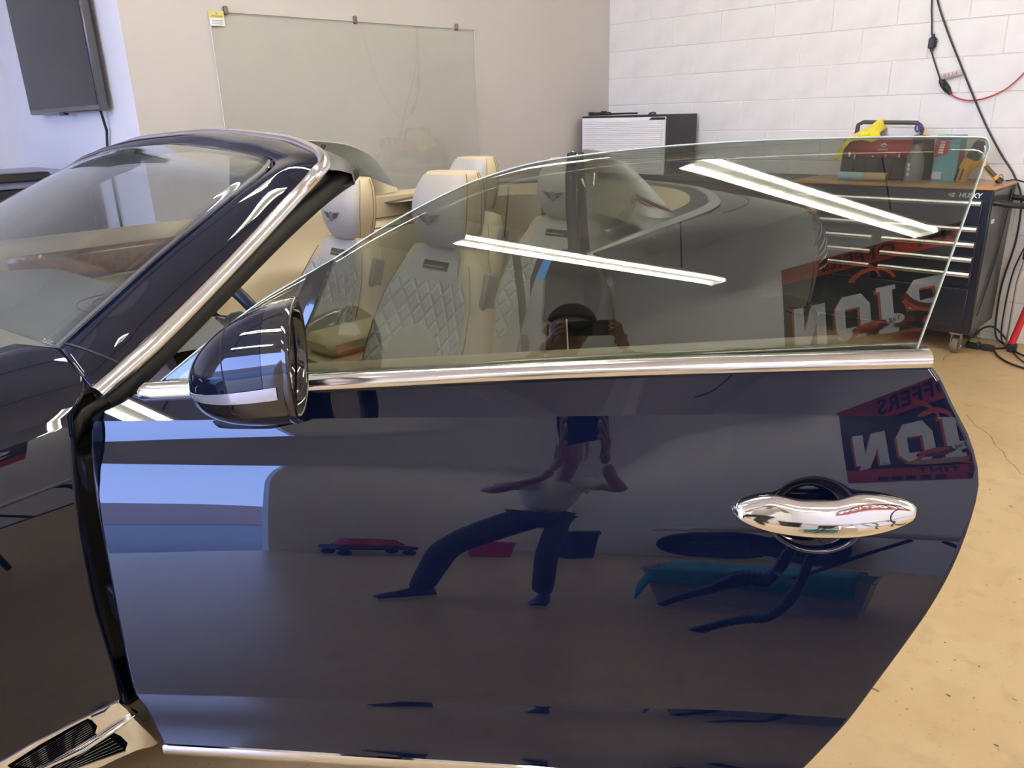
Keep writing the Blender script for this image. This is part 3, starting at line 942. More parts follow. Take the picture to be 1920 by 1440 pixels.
# dark roof-stowage band and cream cover inside the finisher
q = MB(); rws = []; rws2 = []
mat('tonneau_dark', (0.07, 0.075, 0.08), rough=0.45)
cen = Vector((2.30, BC, 1.06))
for k in range(14, NR - 14):
    A = Vector(ring_c[k]); i1 = A.lerp(cen, .12) + Vector((0, 0, .004)); i2 = A.lerp(cen, .20) + Vector((0, 0, .0)); i3 = A.lerp(cen, .75) + Vector((-.1, 0, .0))
    rws.append([A + Vector((0, 0, .004)), A.lerp(cen, .06) + Vector((0, 0, .010)), i1]); rws2.append([i1, A.lerp(cen, .3) + Vector((0, 0, .012)), A.lerp(cen, .55) + Vector((0, 0, .008)), i3, i3 + Vector((0, 0, -.25))])
q.grid(rws); q.build('tonneau_band', 'tonneau_dark', car, smooth=60)
q = MB(); q.grid(rws2); q.build('tonneau_cover', 'cream', car, smooth=60)
# boot lid joint and a small marker on the tail
q = MB()
sm = [Vector(rows[k][2]).lerp(Vector(rows[k][4]), .3) + Vector((0, 0, .001)) for k in range(24, NR - 24)]
q.tube(sm, .0016, 5); q.build('boot_joint', 'rubber', rear)
mat('amber', (0.55, 0.28, 0.08), rough=0.2, coat=1.0)
q = MB(); k = 36
q.tube([Vector(rows[k + j][8]) + Vector((0, 0, .004)) for j in range(-3, 4)], .012, 8, flat=(1, .5)); q.build('side_marker', 'amber', rear)

# ---- latch pillar in the door opening
q = MB()
q.grid([[(a, .02, .30), (a, -.015, .55), (a, -.03, .75), (a, -.01, .88), (a, .03, .955), (a, .10, .985), (a, .20, .985), (a, .24, .90), (a, .25, .55), (a, .25, .30)] for a in (1.50, 1.53, 1.60, 1.66)], cap0=True)
lp = q.build('latch_pillar', 'rubber', car, smooth=50)
q = MB()
rws = [[CP(x, y, a=1.475) + Vector((d, 0, 0)) for x, y in ((1016, 520), (1022, 492), (1040, 482), (1090, 484), (1112, 497), (1128, 540), (1124, 575), (1120, 600), (1085, 618), (1050, 606), (1018, 602))] for d in (0.03, 0, )]
q.grid(rws, closed_u=True, cap1=True); q.build('latch_cover', 'black_plastic', lp, smooth=40)
q = MB(); q.face(*[q.p(CP(x, y, a=1.44)) for x, y in ((1021, 483), (1034, 488), (1020, 524), (1003, 523))]); q.build('masking_tape', 'tape_blue', lp, smooth=0, solid=.001)
q = MB(); q.grid([[CP(x, y, a=1.465) + Vector((dx, 0, 0)) for x, y in ((1003, 523), (1019, 526), (1012, 660), (1012, 720), (955, 720), (972, 640))] for dx in (0, .03)], closed_u=True, cap0=True); q.build('pillar_card', 'linen', lp, smooth=30)
q = MB(); q.tube([CP(1062, 598, a=1.47), CP(1064, 640, a=1.46), CP(1066, 690, a=1.46)], .0035, 6); q.build('latch_striker', 'chrome', lp)

# ---- quarter window on the near side and glass on the far side
def pane(name, pts, m, parent, thick=.004):
    q = MB(); n_ = len(pts); c = sum((Vector(p) for p in pts), Vector()) / n_
    ci = q.p(c); ids = [q.p(p) for p in pts]
    for k in range(n_): q.face(ci, ids[k], ids[(k + 1) % n_])
    return q.build(name, m, parent, smooth=180, solid=thick)
_q0, _q1, _q2 = CP(1078, 281, b=.2), CP(1272, 413, b=.15), CP(1080, 484, b=.115)
_qn = (_q1 - _q0).cross(_q2 - _q0).normalized()
_eye_c = w2car(_EYE)
def QP(x, y):
    d = CP(x, y, b=.5) - _eye_c
    return _eye_c + d * ((_q0 - _eye_c).dot(_qn) / d.dot(_qn))
qp = [QP(x, y) for x, y in ((1068, 292), (1071, 284), (1078, 281), (1105, 280), (1130, 283), (1150, 291), (1170, 304), (1195, 325), (1215, 345), (1245, 378), (1272, 413), (1180, 452), (1080, 484))]
qw = pane('quarter_window', qp, 'tint_glass', car)
q = MB(); q.tube([CP(1072, 288, b=.195), CP(1070, 330, b=.18), CP(1072, 400, b=.15), CP(1078, 485, b=.11)], [.016, .019, .02, .021], 8, flat=(1.1, .8)); q.build('window_seal', 'rubber', qw, smooth=60)
q = MB(); q.tube([CP(1092, 286, b=.195), CP(1096, 340, b=.18), CP(1100, 420, b=.145), CP(1106, 478, b=.12)], .004, 6); q.build('window_frame', 'black_plastic', qw)
q = MB(); q.lathe([(.001, 0), (.024, .0), (.026, .008), (.020, .014), (.001, .014)], lambda x, y, z: CP(1076, 484, z=.985) + Vector((x, y * .7, z)), 16); q.build('seal_foot', 'rubber', qw)
fp = [CP(430, 262, b=1.74), CP(520, 261, b=1.74), CP(600, 265.5, b=1.74), CP(650, 272, b=1.745), CP(692, 290, b=1.75), CP(720, 318, b=1.76), CP(746, 357, b=1.775), CP(690, 369, b=1.78), CP(640, 378, b=1.79), CP(540, 396, b=1.80), CP(430, 420, b=1.80)]
_f0, _f1, _f2 = CP(520, 261, b=1.74), CP(746, 357, b=1.775), CP(430, 420, b=1.80)
_fn = (_f1 - _f0).cross(_f2 - _f0).normalized()
fp = [_eye_c + (Vector(p) - _eye_c) * ((_f0 - _eye_c).dot(_fn) / (Vector(p) - _eye_c).dot(_fn)) for p in fp]
fp = [Vector(p) for p in spline(fp[:7], 4)] + fp[7:]
fw_ = pane('far_window', fp, 'tint_glass', car)
q = MB(); q.tube([CP(608, 271, b=1.735), CP(603, 280, b=1.74), CP(595, 292, b=1.745), CP(560, 400, b=1.79)], .02, 8, flat=(1, .5)); q.build('window_seal', 'rubber', fw_)
q = MB(); q.tube([p for p in fp[:25]], .0025, 5); q.build('glass_rim', 'glass_edge', fw_)

# ---- far side interior: rear side panel, door card with veneer
def slab(name, pts, m, parent, depth):
    q = MB(); A = [q.p(p) for p in pts]; B = [q.p(Vector(p) + Vector((0, depth, 0))) for p in pts]
    q.face(*A); q.face(*reversed(B))
    for k in range(len(pts)): q.face(A[k], A[(k + 1) % len(pts)], B[(k + 1) % len(pts)], B[k])
    return q.build(name, m, parent, smooth=30)
def prof_panel(name, m, a0, a1, prof, parent, n=12, f=None):
    q = MB()
    q.grid([[(a, b, z + (f(a) if f else 0)) for b, z in prof] for a in [lerp(a0, a1, k / n) for k in range(n + 1)]], cap0=True, cap1=True)
    return q.build(name, m, parent, smooth=50)
sp_ = prof_panel('far_side_panel', 'cream', 1.88, 3.0, [(1.92, 1.0), (1.86, 1.055), (1.80, 1.065), (1.765, 1.045), (1.76, .93), (1.70, .90), (1.66, .86), (1.66, .40), (1.92, .40)], car)
q = MB(); q.tube([(a, 1.757, .945) for a in (1.9, 2.2, 2.6, 2.95)], .003, 5); q.build('stitching', 'stitch', sp_)
q = MB(); q.tube([(a, 1.700, .905) for a in (1.9, 2.2, 2.6, 2.95)], .003, 5); q.build('stitching', 'stitch', sp_)
fd = prof_panel('far_door_card', 'cream', .28, 1.86, [(1.90, .98), (1.84, 1.035), (1.78, 1.04), (1.745, 1.02), (1.735, .985), (1.735, .84), (1.69, .80), (1.66, .74), (1.66, .34), (1.90, .34)], car)
q = MB(); q.grid([[(a, 1.731, lerp(.985, .985, 0)), (a, 1.728, .96), (a, 1.728, .90), (a, 1.731, .875)] for a in [lerp(.34, 1.30, k / 8) for k in range(9)]]); q.build('veneer_panel', 'veneer', fd, solid=.004)
q = MB(); q.tube([(a, 1.725, .868) for a in (.34, .8, 1.3)], .006, 6); q.build('chrome_line', 'satin_chrome', fd)
# ---- dashboard, wheel, console, floor
mat('dash_top', (0.27, 0.27, 0.285), rough=0.45, bump=(220, 0.2, 0.002))
q = MB(); rws = []
for k in range(41):
    b = lerp(.20, 1.74, k / 40)
    hump = .030 * math.exp(-((b - .55) / .19) ** 4)
    e = .04 * abs((b - BC) / .78) ** 4
    rws.append([(-.12 + .16 * abs((b - BC) / .78) ** 2, b, .975 - e), (.10, b, .982 - e), (.25, b, .978 - e), (.36, b, .972 - e + hump), (.44, b, .962 - e + hump), (.485, b, .94 - e + hump * .8), (.495, b, .915 - e), (.47, b, .89 - e)])
q.grid(rws); dash = q.build('dashboard', 'dash_top', car, smooth=60)
q = MB(); q.grid([[(.47, b, .89 - .04 * abs((b - BC) / .78) ** 4), (.50, b, .86), (.505, b, .80), (.45, b, .76)] for b in [lerp(.21, 1.73, k / 20) for k in range(21)]]); q.build('dash_veneer', 'veneer', dash, solid=.004)
q = MB(); q.grid([[(.45, b, .77), (.49, b, .72), (.47, b, .60), (.35, b, .45), (.2, b, .40)] for b in [lerp(.21, 1.73, k / 20) for k in range(21)]]); q.build('dash_lower', 'cream', dash, solid=.006)
for (r0, bb) in ((.16, .55), (.20, .55)):
    q = MB(); q.tube([(.40 - r0 * math.cos(x) * .9, bb + r0 * math.sin(x), .985 + .012 * math.cos(x)) for x in [lerp(-1.2, 1.2, k / 20) for k in range(21)]], .0015, 5); q.build('dash_seam', 'stitch', dash)
q = MB(); q.rbox(.478, .50, .40, .70, .86, .945, .008); q.build('instrument_screen', 'gloss_black', dash)
# steering wheel
SWC = Vector((.625, .545, .865)); tl = math.radians(24)
def SWP(x, y, z): # local: x lateral, y up in the wheel plane, z out of plane towards the seat
    return SWC + Vector((0, x, 0)) + Vector((-math.sin(tl), 0, math.cos(tl))) * y + Vector((math.cos(tl), 0, math.sin(tl))) * z
q = MB(); q.tube([SWP(.185 * math.cos(x), .185 * math.sin(x), 0) for x in [2 * PI * k / 40 for k in range(40)]], .0165, 10, closed=True)
sw = q.build('steering_wheel', 'navy_leather', car, smooth=60)
q = MB(); q.lathe([(.001, -.03), (.062, -.03), (.066, 0), (.055, .022), (.001, .028)], lambda x, y, z: SWP(x, y * .8, z), 20); q.build('hub', 'navy_leather', sw, smooth=50)
for x0 in (0.05, PI - .05, -PI / 2):
    q = MB(); q.tube([SWP(.05 * math.cos(x0), .05 * math.sin(x0), .0), SWP(.12 * math.cos(x0), .12 * math.sin(x0), -.004), SWP(.178 * math.cos(x0), .178 * math.sin(x0), 0)], [.022, .014, .014], 8, flat=(.5, 1.2)); q.build('spoke', 'satin_chrome', sw, smooth=60)
q = MB(); q.tube([CP(372, 596, a=.60), CP(380, 604, a=.605), CP(388, 612, a=.61)], .006, 6); q.build('paddle', 'chrome', sw)
q = MB(); q.tube([SWC + Vector((-.22, 0, -.04)), SWC + Vector((-.02, 0, -.005))], .045, 12); q.build('column', 'black_plastic', sw)
st = [CP(300, 652, a=.44), CP(330, 640, a=.44), CP(365, 636, a=.45), CP(378, 635, a=.452)]
q = MB(); q.tube(st, [.014, .013, .011, .011], 8, flat=(1, .8)); stalk = q.build('control_stalk', 'black_plastic', car, smooth=60)
q = MB(); q.tube([CP(378, 635, a=.452), CP(386, 632, a=.455), CP(396, 634, a=.46)], [.012, .013, .010], 12); q.build('knurled_end', 'chrome', stalk, smooth=30)
q = MB(); q.rbox(.36, 1.75, .87, 1.08, .30, .58, .02); cons = q.build('centre_console', 'cream', car)
q = MB(); q.rbox(.40, 1.05, .885, 1.065, .578, .59, .004); q.build('console_top', 'veneer', cons)
q = MB(); q.rbox(1.1, 1.6, .88, 1.07, .58, .66, .025); q.build('armrest', 'cream', cons)
q = MB(); q.rbox(.2, 3.0, .12, 1.83, .20, .27, .01); q.build('cabin_floor', 'carpet', car)
q = MB(); q.rbox(2.55, 2.75, .25, 1.70, .27, 1.0, .03); q.build('rear_bulkhead', 'cream', car)

# ---- seats
def quilt_mat():
    m = mat('quilt', (0.60, 0.60, 0.61), rough=0.5)
    nt = m.node_tree; b = nt.nodes['Principled BSDF']
    tc = nt.nodes.new('ShaderNodeTexCoord'); sx = nt.nodes.new('ShaderNodeSeparateXYZ'); nt.links.new(tc.outputs['Object'], sx.inputs[0])
    def M_(op, a, c=None, v=None):
        n = nt.nodes.new('ShaderNodeMath'); n.operation = op
        nt.links.new(a, n.inputs[0])
        if c is not None: nt.links.new(c, n.inputs[1])
        if v is not None: n.inputs[1].default_value = v
        return n.outputs[0]
    xs = M_('MULTIPLY', sx.outputs['X'], v=15.0); zs = M_('MULTIPLY', sx.outputs['Z'], v=13.0)
    def tri(v): return M_('ABSOLUTE', M_('SUBTRACT', M_('FRACT', v), v=0.5))
    d = M_('MINIMUM', M_('SUBTRACT', M_('MULTIPLY', tri(M_('ADD', xs, zs)), v=-1.0), v=-0.5), M_('SUBTRACT', M_('MULTIPLY', tri(M_('SUBTRACT', xs, zs)), v=-1.0), v=-0.5))
    r = nt.nodes.new('ShaderNodeMapRange'); r.interpolation_type = 'SMOOTHSTEP'
    nt.links.new(d, r.inputs['Value']); r.inputs['From Min'].default_value = 0.0; r.inputs['From Max'].default_value = 0.22
    bp = nt.nodes.new('ShaderNodeBump'); bp.inputs['Strength'].default_value = 0.9; bp.inputs['Distance'].default_value = 0.006
    nt.links.new(r.outputs[0], bp.inputs['Height']); nt.links.new(bp.outputs[0], b.inputs['Normal'])
    mx = nt.nodes.new('ShaderNodeMix'); mx.data_type = 'RGBA'; mx.inputs[6].default_value = (0.33, 0.33, 0.34, 1); mx.inputs[7].default_value = (0.46, 0.46, 0.465, 1)
    r2 = nt.nodes.new('ShaderNodeMapRange'); nt.links.new(d, r2.inputs['Value']); r2.inputs['From Max'].default_value = 0.035
    nt.links.new(r2.outputs[0], mx.inputs[0]); nt.links.new(mx.outputs[2], b.inputs['Base Color'])
quilt_mat()
mat('guide_grey', (0.22, 0.20, 0.17), rough=0.5)
# seat frame: x inboard, y rearwards, z up, origin on the floor below the backrest foot
WID = [(0, .235), (.15, .262), (.35, .285), (.55, .285), (.72, .262), (.84, .225), (.93, .190), (1.0, .160)]
def bk_center(h): return Vector((0, .22 * h + .02 * h * h, .46 + .60 * h))
def bk_ring(h, n=36, scale=1.0):
    w = interp(h, WID) * scale; th = lerp(.105, .060, h)
    c = bk_center(h); out = []
    for j in range(n):
        a = 2 * PI * j / n; co, si = math.cos(a), math.sin(a)
        x = w * math.copysign(abs(co) ** .55, co)
        y = th * math.copysign(abs(si) ** .75, si)
        if si < 0: y += (.062 * (1 - h * .55)) * (1 - min(1, abs(x) / (w * .74)) ** 2.5)   # hollow between the bolsters
        out.append(c + Vector((x, y, -.20 * y)))
    return out
def bk_front(x, h, lift=.004):
    w = interp(h, WID); th = lerp(.105, .060, h); c = bk_center(h)
    co = math.copysign((abs(x) / w) ** (1 / .55), x); si = math.sqrt(max(0, 1 - co * co))
    y = -th * si ** .75 + (.062 * (1 - h * .55)) * (1 - min(1, abs(x) / (w * .74)) ** 2.5)
    return c + Vector((x, y - lift, -.20 * y))
def make_seat(rearseat=False):
    q = MB(); hs = [0, .06, .14, .24, .34, .44, .54, .64, .72, .80, .87, .93, .97, 1.0, 1.02]
    rws = [bk_ring(h) for h in hs[:-1]]; rws.append([p * .6 + (bk_center(1.0)) * .4 + Vector((0, 0, .012)) for p in bk_ring(1.0)])
    q.grid(rws, closed_u=True, cap0=True, cap1=True)
    seat = q.build('seat', 'cream', car, smooth=70)
    q = MB(); rws = []
    for k in range(25):
        h = lerp(.16, .86, k / 24); w = interp(h, WID) * lerp(.78, .80, h)
        if h > .78: w *= 1 - .25 * smooth01((h - .78) / .1)
        rws.append([bk_front(lerp(-w, w, j / 20), h) for j in range(21)])
    q.grid(rws); q.build('quilted_panel', 'quilt', seat, smooth=180)
    q = MB(); rws = []
    for k in range(15):
        t = k / 14; h = lerp(.02, .60, t); w = .135 * (math.sqrt(max(0, 1 - (max(0, (t - .72) / .28)) ** 2)) * .9 + .1 * (1 - t))
        rws.append([bk_front(lerp(-w, w, j / 10), h, .012 + .012 * math.sin(PI * j / 10)) for j in range(11)])
    q.grid(rws); q.build('lumbar_pad', 'linen', seat, smooth=180)
    q = MB(); q.grid([[bk_front(lerp(-.115, .115, j / 10) * lerp(1.15, 1, k / 4), lerp(.83, .99, k / 4), .006) for j in range(11)] for k in range(5)]); q.build('collar_panel', 'linen', seat, smooth=180)
    q = MB(); rws = []
    for k in range(3):
        rws.append([bk_front(lerp(-.062, .062, j / 8), lerp(.885, .93, k / 2), .010) for j in range(9)])
    q.grid(rws); vent_ = q.build('scarf_vent', 'gloss_black', seat, smooth=0, solid=.006)
    q = MB(); q.tube([bk_front(lerp(-.05, .05, j / 6), .905, .0165) for j in range(7)], .0016, 5); q.build('vent_bar', 'satin_chrome', vent_)
    for sgn in (-1, 1):
        q = MB(); q.tube([bk_front(sgn * interp(h, WID) * .86, h, .002) for h in [lerp(.05, .93, k / 20) for k in range(21)]], .0016, 5); q.build('stitching', 'stitch', seat)
    # cushion
    q = MB(); rws = []
    for k in range(9):
        t = k / 8; y = lerp(.02, -.50, t); hh = lerp(.085, .10, t) * (1 if k < 8 else .7)
        ring = []
        for j in range(28):
            a = 2 * PI * j / 28; co, si = math.cos(a), math.sin(a)
            x = .27 * math.copysign(abs(co) ** .5, co); z = hh * math.copysign(abs(si) ** .6, si)
            if si > 0: z -= .035 * (1 - min(1, abs(x) / .2) ** 2)
            ring.append(Vector((x, y, .40 + .05 * t + z)))
        rws.append(ring)
    q.grid(rws, closed_u=True, cap0=True, cap1=True); q.build('cushion', 'cream', seat, smooth=60)
    q = MB(); q.rbox(-.22, .22, -.42, .0, .27, .33, .01); q.build('seat_base', 'black_plastic', seat)
    # headrest: cream body and pale face
    hc = bk_center(1.0) + Vector((0, .018, .125))
    def hr(t, a, k=1.0):
        zz = lerp(-.118, .128, t)
        prof = (math.sin(PI * min(1, max(0, .10 + .80 * t)))) ** .33
        w = .135 * prof * (1.0 + .06 * (t - .5)); d = .082 * prof
        co, si = math.cos(a), math.sin(a)
        x = w * math.copysign(abs(co) ** .62, co); y = d * math.copysign(abs(si) ** .7, si) * k
        return hc + Vector((x, y + .02 * (t - .5) - .018 * math.sin(PI * t), zz))
    q = MB(); q.grid([[hr(k / 16, 2 * PI * j / 36) for j in range(36)] for k in range(17)], closed_u=True, cap0=True, cap1=True)
    hd = q.build('headrest', 'cream', seat, smooth=70)
    q = MB(); q.grid([[hr(lerp(.03, .97, k / 16), lerp(PI + .34, 2 * PI - .34, j / 18)) + Vector((0, -.0035, 0)) for j in range(19)] for k in range(17)]); q.build('headrest_face', 'linen', hd, smooth=180)
    for sgn in (-1, 1):
        for aa in (.30, -.25, -.55):
            an = PI + .0 - aa if sgn < 0 else 2 * PI + aa
            an = (PI + aa) if sgn < 0 else (2 * PI - aa)
            q = MB(); q.tube([hr(t, an) * 1.0 + (hr(t, an) - hc).normalized() * .001 for t in [lerp(.04, .98, k / 16) for k in range(17)]], .0013, 5); q.build('stitching', 'stitch', hd)
    # winged emblem on the face
    def EP(x, z, d=.0):
        return hc + Vector((x, -.1085 - d + .55 * x * x * 1.0, z - .02))
    q = MB()
    ring0 = [EP(.015 * math.cos(a), .019 * math.sin(a), .0008) for a in [2 * PI * k / 20 for k in range(20)]]; ring1 = [EP(.011 * math.cos(a), .015 * math.sin(a), .0008) for a in [2 * PI * k / 20 for k in range(20)]]
    q.grid([ring0, ring1], closed_u=True)
    def letter_bar(x0, x1, z0, z1): q.face(*[q.p(EP(x, z, .0009)) for x, z in ((x0, z0), (x1, z0), (x1, z1), (x0, z1))])
    for bx in ((-.006, -.003, -.010, .010), (-.003, .005, .008, .010), (-.003, .005, -.001, .001), (-.003, .005, -.010, -.008), (.004, .0065, .001, .008), (.004, .0065, -.008, -.001)): letter_bar(*bx)
    for sgn in (-1, 1):
        for j, (ln, zz) in enumerate(((.052, .013), (.044, .008), (.036, .003), (.027, -.002), (.020, -.007))):
            q.face(*[q.p(EP(sgn * x, z, .0008)) for x, z in ((.016, zz - .0035), (.016 + ln * .7, zz + .002), (.016 + ln, zz + .006), (.016 + ln * .5, zz + .0045), (.016, zz + .0008))])
    q.build('winged_emblem', 'dark_grey', hd, smooth=0, recalc=False)
    # belt guide on the outer shoulder
    q = MB(); q.rbox(-.012, .012, -.03, .03, -.07, .07, .008); bg = q.build('belt_guide', 'guide_grey', seat)
    bg.location = bk_center(.80) + Vector((.245, -.01, .0)); bg.rotation_euler = (-.30, 0, 0)
    return seat
def place_seat(o, a, b, dz, sc=1.0, rz=0.0):
    o.location = (a, b, dz); o.rotation_euler = (0, 0, -PI / 2 + rz); o.scale = (sc, sc, sc)
s1 = make_seat(); place_seat(s1, 1.14, .50, -.065)
s1['label'] = 'cream driver seat with quilted pale panel, nearest the open door'
for (a_, b_, dz, sc, lb) in ((1.30, 1.33, -.125, 1.0, 'cream front passenger seat beyond the driver seat'), (1.88, .60, -.025, .97, 'cream rear seat behind the driver seat'), (1.88, 1.17, -.03, .97, 'cream rear seat on the far side')):
    c = copy_tree(s1, car); place_seat(c, a_, b_, dz, sc); c['label'] = lb
q = MB(); q.tube([CP(962, 450, a=1.50), CP(968, 480, a=1.5), CP(978, 560, a=1.48), CP(985, 660, a=1.46)], .012, 6, flat=(1.6, .15)); q.build('seat_belt', 'stitch', car)

# ---- wheels
for (a, b, sg) in ((-.80, .10, 1), (-.80, 1.85, -1), (2.25, .12, 1), (2.25, 1.83, -1)):
    q = MB(); q.lathe([(.24, -.12), (.33, -.125), (.36, -.09), (.365, 0), (.36, .09), (.33, .125), (.24, .12)], lambda x, y, z: (a + x, b + z, .365 + y), 36)
    wh = q.build('wheel', 'tyre', car, smooth=40)
    q = MB(); q.lathe([(.02, -.125 * sg), (.05, -.125 * sg), (.20, -.105 * sg), (.245, -.128 * sg), (.25, -.11 * sg), (.02, -.10 * sg)], lambda x, y, z: (a + x, b + z, .365 + y), 30); q.build('rim', 'satin_chrome', wh, smooth=40)
q = MB(); q.rbox(-1.2, 3.2, .14, 1.81, .16, .22, .01); q.build('underbody', 'rubber', car)
# ------------------------------------------------------------------ things along the walls
def rthing(name, label, cat, r, t, z=0.0, group=None):
    return thing(name, label, cat, RT(r, t, z), ROT, group)
mat('steel_black', (0.012, 0.015, 0.026), rough=0.28, coat=.4)
mat('side_black', (0.03, 0.03, 0.032), rough=0.28, coat=.15, coat_r=.1)
mat('bar_silver', (0.80, 0.80, 0.80), rough=0.25, metal=0.9)
mat('oak', (0.52, 0.27, 0.085), rough=0.35, coat=.3, var=(7, (0.43, 0.21, 0.06), 0.4, 0.65))
mat('white_gloss', (0.82, 0.81, 0.80), rough=0.3)
mat('white_ink', (0.85, 0.85, 0.85), rough=0.5)
mat('yellow_print', (0.72, 0.62, 0.12), rough=0.5)
mat('grey_ink', (0.25, 0.26, 0.27), rough=0.6)
mat('steel_clip', (0.22, 0.18, 0.15), rough=0.35, metal=.8)
mat('screen_black', (0.006, 0.006, 0.008), rough=0.03, spec=0.22)
mat('bezel_grey', (0.10, 0.10, 0.105), rough=0.3, metal=.5)
mat('cable_black', (0.02, 0.02, 0.022), rough=0.5)
mat('cable_red', (0.45, 0.05, 0.05), rough=0.4)
mat('red_gloss', (0.55, 0.02, 0.035), rough=0.25, coat=.5)
mat('caster_rubber', (0.16, 0.145, 0.12), rough=0.7)
mat('zinc', (0.45, 0.44, 0.42), rough=0.35, metal=.9)
mat('grey_top', (0.30, 0.31, 0.36), rough=0.35)

# glass writing board clipped to the beige wall
bd = rthing('glass_board', 'clear greenish glass board clipped to the beige wall', 'board', R_BACK, 2.975, .75)
MB().box(.006, .012, -.935, .935, 0, 1.218).build('pane', 'board_glass', bd, smooth=0)
MB().tube([(.009, -.935, 0), (.009, -.935, 1.218), (.009, .935, 1.218), (.009, .935, 0), (.009, -.935, 0)], .0035, 4).build('polished_edge', 'glass_edge', bd)
mat('edge_green', (0.30, 0.36, 0.32), rough=.2)
for tt, zz in ((-.84, 1.218), (-.03, 1.218), (.775, 1.218), (-.84, 0), (.775, 0)):
    q = MB(); q.rbox(0, .02, tt - .010, tt + .010, zz - .012, zz + .030, .003); q.build('clip', 'steel_clip', bd)
st = MB().box(.0122, .0128, -.935, -.855, 1.150, 1.218).build('sticker', 'white_ink', bd, smooth=0)
MB().box(.0128, .0132, -.935, -.855, 1.186, 1.218).build('sticker_head', 'yellow_print', st, smooth=0)
q = MB(); q.face(*[q.p(.0134, t_, z_) for t_, z_ in ((-.903, 1.203), (-.887, 1.203), (-.895, 1.215))]); q.build('warning_mark', 'grey_ink', st, smooth=0, recalc=False)
MB().box(.0132, .0134, -.925, -.865, 1.192, 1.199).build('print_line', 'grey_ink', st, smooth=0)
for zz in (1.158, 1.166, 1.174): MB().box(.0128, .013, -.925, -.865, zz, zz + .003).build('print_line', 'grey_ink', st, smooth=0)

# television on the alcove wall
tv = rthing('television', 'flat black television mounted on the white alcove wall', 'television', -5.05, T_ALC, 1.50)
MB().rbox(-.605, .605, -.075, -.03, 0, .70, .006).build('case', 'bezel_grey', tv)
MB().rbox(-.45, .45, -.03, -.0, .1, .55, .01).build('wall_bracket', 'black_plastic', tv)
MB().box(-.585, .590, -.0765, -.074, .028, .688).build('screen', 'screen_black', tv, smooth=0)
MB().rbox(-.05, .03, -.078, -.05, -.012, .004, .003).build('sensor', 'black_plastic', tv)
tag(MB().tube([RT(-4.56, 1.555, 1.50), RT(-4.57, 1.57, 1.40), RT(-4.63, 1.575, 1.30), RT(-4.64, 1.575, 1.0), RT(-4.64, 1.575, .5), RT(-4.6, 1.575, .32)], .007, 6).build('television_cable', 'cable_black'), 'black cable hanging below the television', 'cable')

# equipment cabinet at the left edge
ec = rthing('equipment_cabinet', 'black cabinet with a grey top below the television', 'cabinet', -5.35, 1.22)
MB().rbox(-.52, .50, -.26, .30, 0.05, 1.12, .01).build('body', 'black_plastic', ec)
MB().rbox(-.54, .52, -.28, .32, 1.12, 1.185, .012).build('top', 'grey_top', ec)
MB().rbox(.42, .56, -.285, .10, 1.155, 1.20, .01).build('roller', 'black_plastic', ec)
for k in range(2): MB().rbox(-.50 + .5 * k, -.02 + .5 * k, -.272, -.258, .10, 1.08, .004).build('door', 'side_black', ec)

# shutter cabinet on the dark workbench
wb = rthing('workbench', 'black steel workbench in the corner under the shutter cabinet', 'workbench', -3.23, 5.15)
MB().rbox(-.90, .90, -.24, .24, .93, .970, .006).build('top', 'black_plastic', wb)
MB().rbox(-.88, .88, -.22, .24, .08, .93, .006).build('body', 'steel_black', wb)
for i in range(2):
    for k in range(3):
        d = MB().rbox(-.86 + .88 * i, -.02 + .88 * i, -.235, -.215, .12 + .265 * k, .37 + .265 * k, .004).build('drawer', 'steel_black', wb)
        MB().rbox(-.82 + .88 * i, -.06 + .88 * i, -.25, -.232, .345 + .265 * k, .362 + .265 * k, .003).build('handle', 'black_plastic', d)
for x in (-.8, .8):
    for y in (-.18, .18): MB().rbox(x - .03, x + .03, y - .03, y + .03, 0, .08, .004).build('foot', 'rubber', wb)
sc_ = rthing('shutter_cabinet', 'black cabinet with a white roller shutter on the dark workbench', 'cabinet', -3.70, 5.15, .97)
MB().rbox(-.40, .40, -.18, .21, 0, .42, .004).build('case', 'black_plastic', sc_)
MB().box(-.385, .385, -.195, -.178, .0, .405).build('frame', 'white_gloss', sc_, smooth=0)
q = MB(); prof = []
for k in range(27):
    z0 = .012 + k * .0138
    prof += [(-.197, z0), (-.203, z0 + .003), (-.203, z0 + .011), (-.197, z0 + .0138)]
q.grid([[(x, y, z) for y, z in prof] for x in (-.365, .370)])
q.build('shutter', 'white_gloss', sc_, smooth=30)
q = MB(); q.prism([(.25, .386), (.275, .402), (.385, .402), (.385, .386)], lambda u, v, d: (u, d, v), -.2045, -.190); q.build('shutter_grip', 'black_plastic', sc_, smooth=0)
tp = rthing('folded_tripod', 'folded black tripod lying on top of the shutter cabinet', 'tripod', -3.86, 5.04, 1.391)
MB().tube([(-.17, 0, .012), (.22, .03, .012)], [.008, .006], 8).build('pole', 'black_plastic', tp)
MB().tube([(-.20, -.01, .016), (-.02, .01, .016)], .011, 8).build('sleeve', 'black_plastic', tp)
MB().tube([(-.10, 0, .020), (-.06, 0, .020)], .016, 10).build('collar', 'black_plastic', tp)
MB().tube([(-.17, -.02, .010), (.02, -.03, .010)], .007, 8).build('leg', 'black_plastic', tp)
MB().rbox(-.215, -.18, -.025, .015, .002, .030, .004).build('foot', 'black_plastic', tp)
cl = rthing('spring_clip', 'small black clip on top of the shutter cabinet', 'clip', -3.50, 5.06, 1.391)
MB().rbox(-.03, .03, -.012, .012, 0, .008, .003).build('jaw', 'black_plastic', cl)
MB().tube([(-.025, 0, .009), (.01, 0, .016), (.03, 0, .010)], .004, 6).build('spring', 'black_plastic', cl)

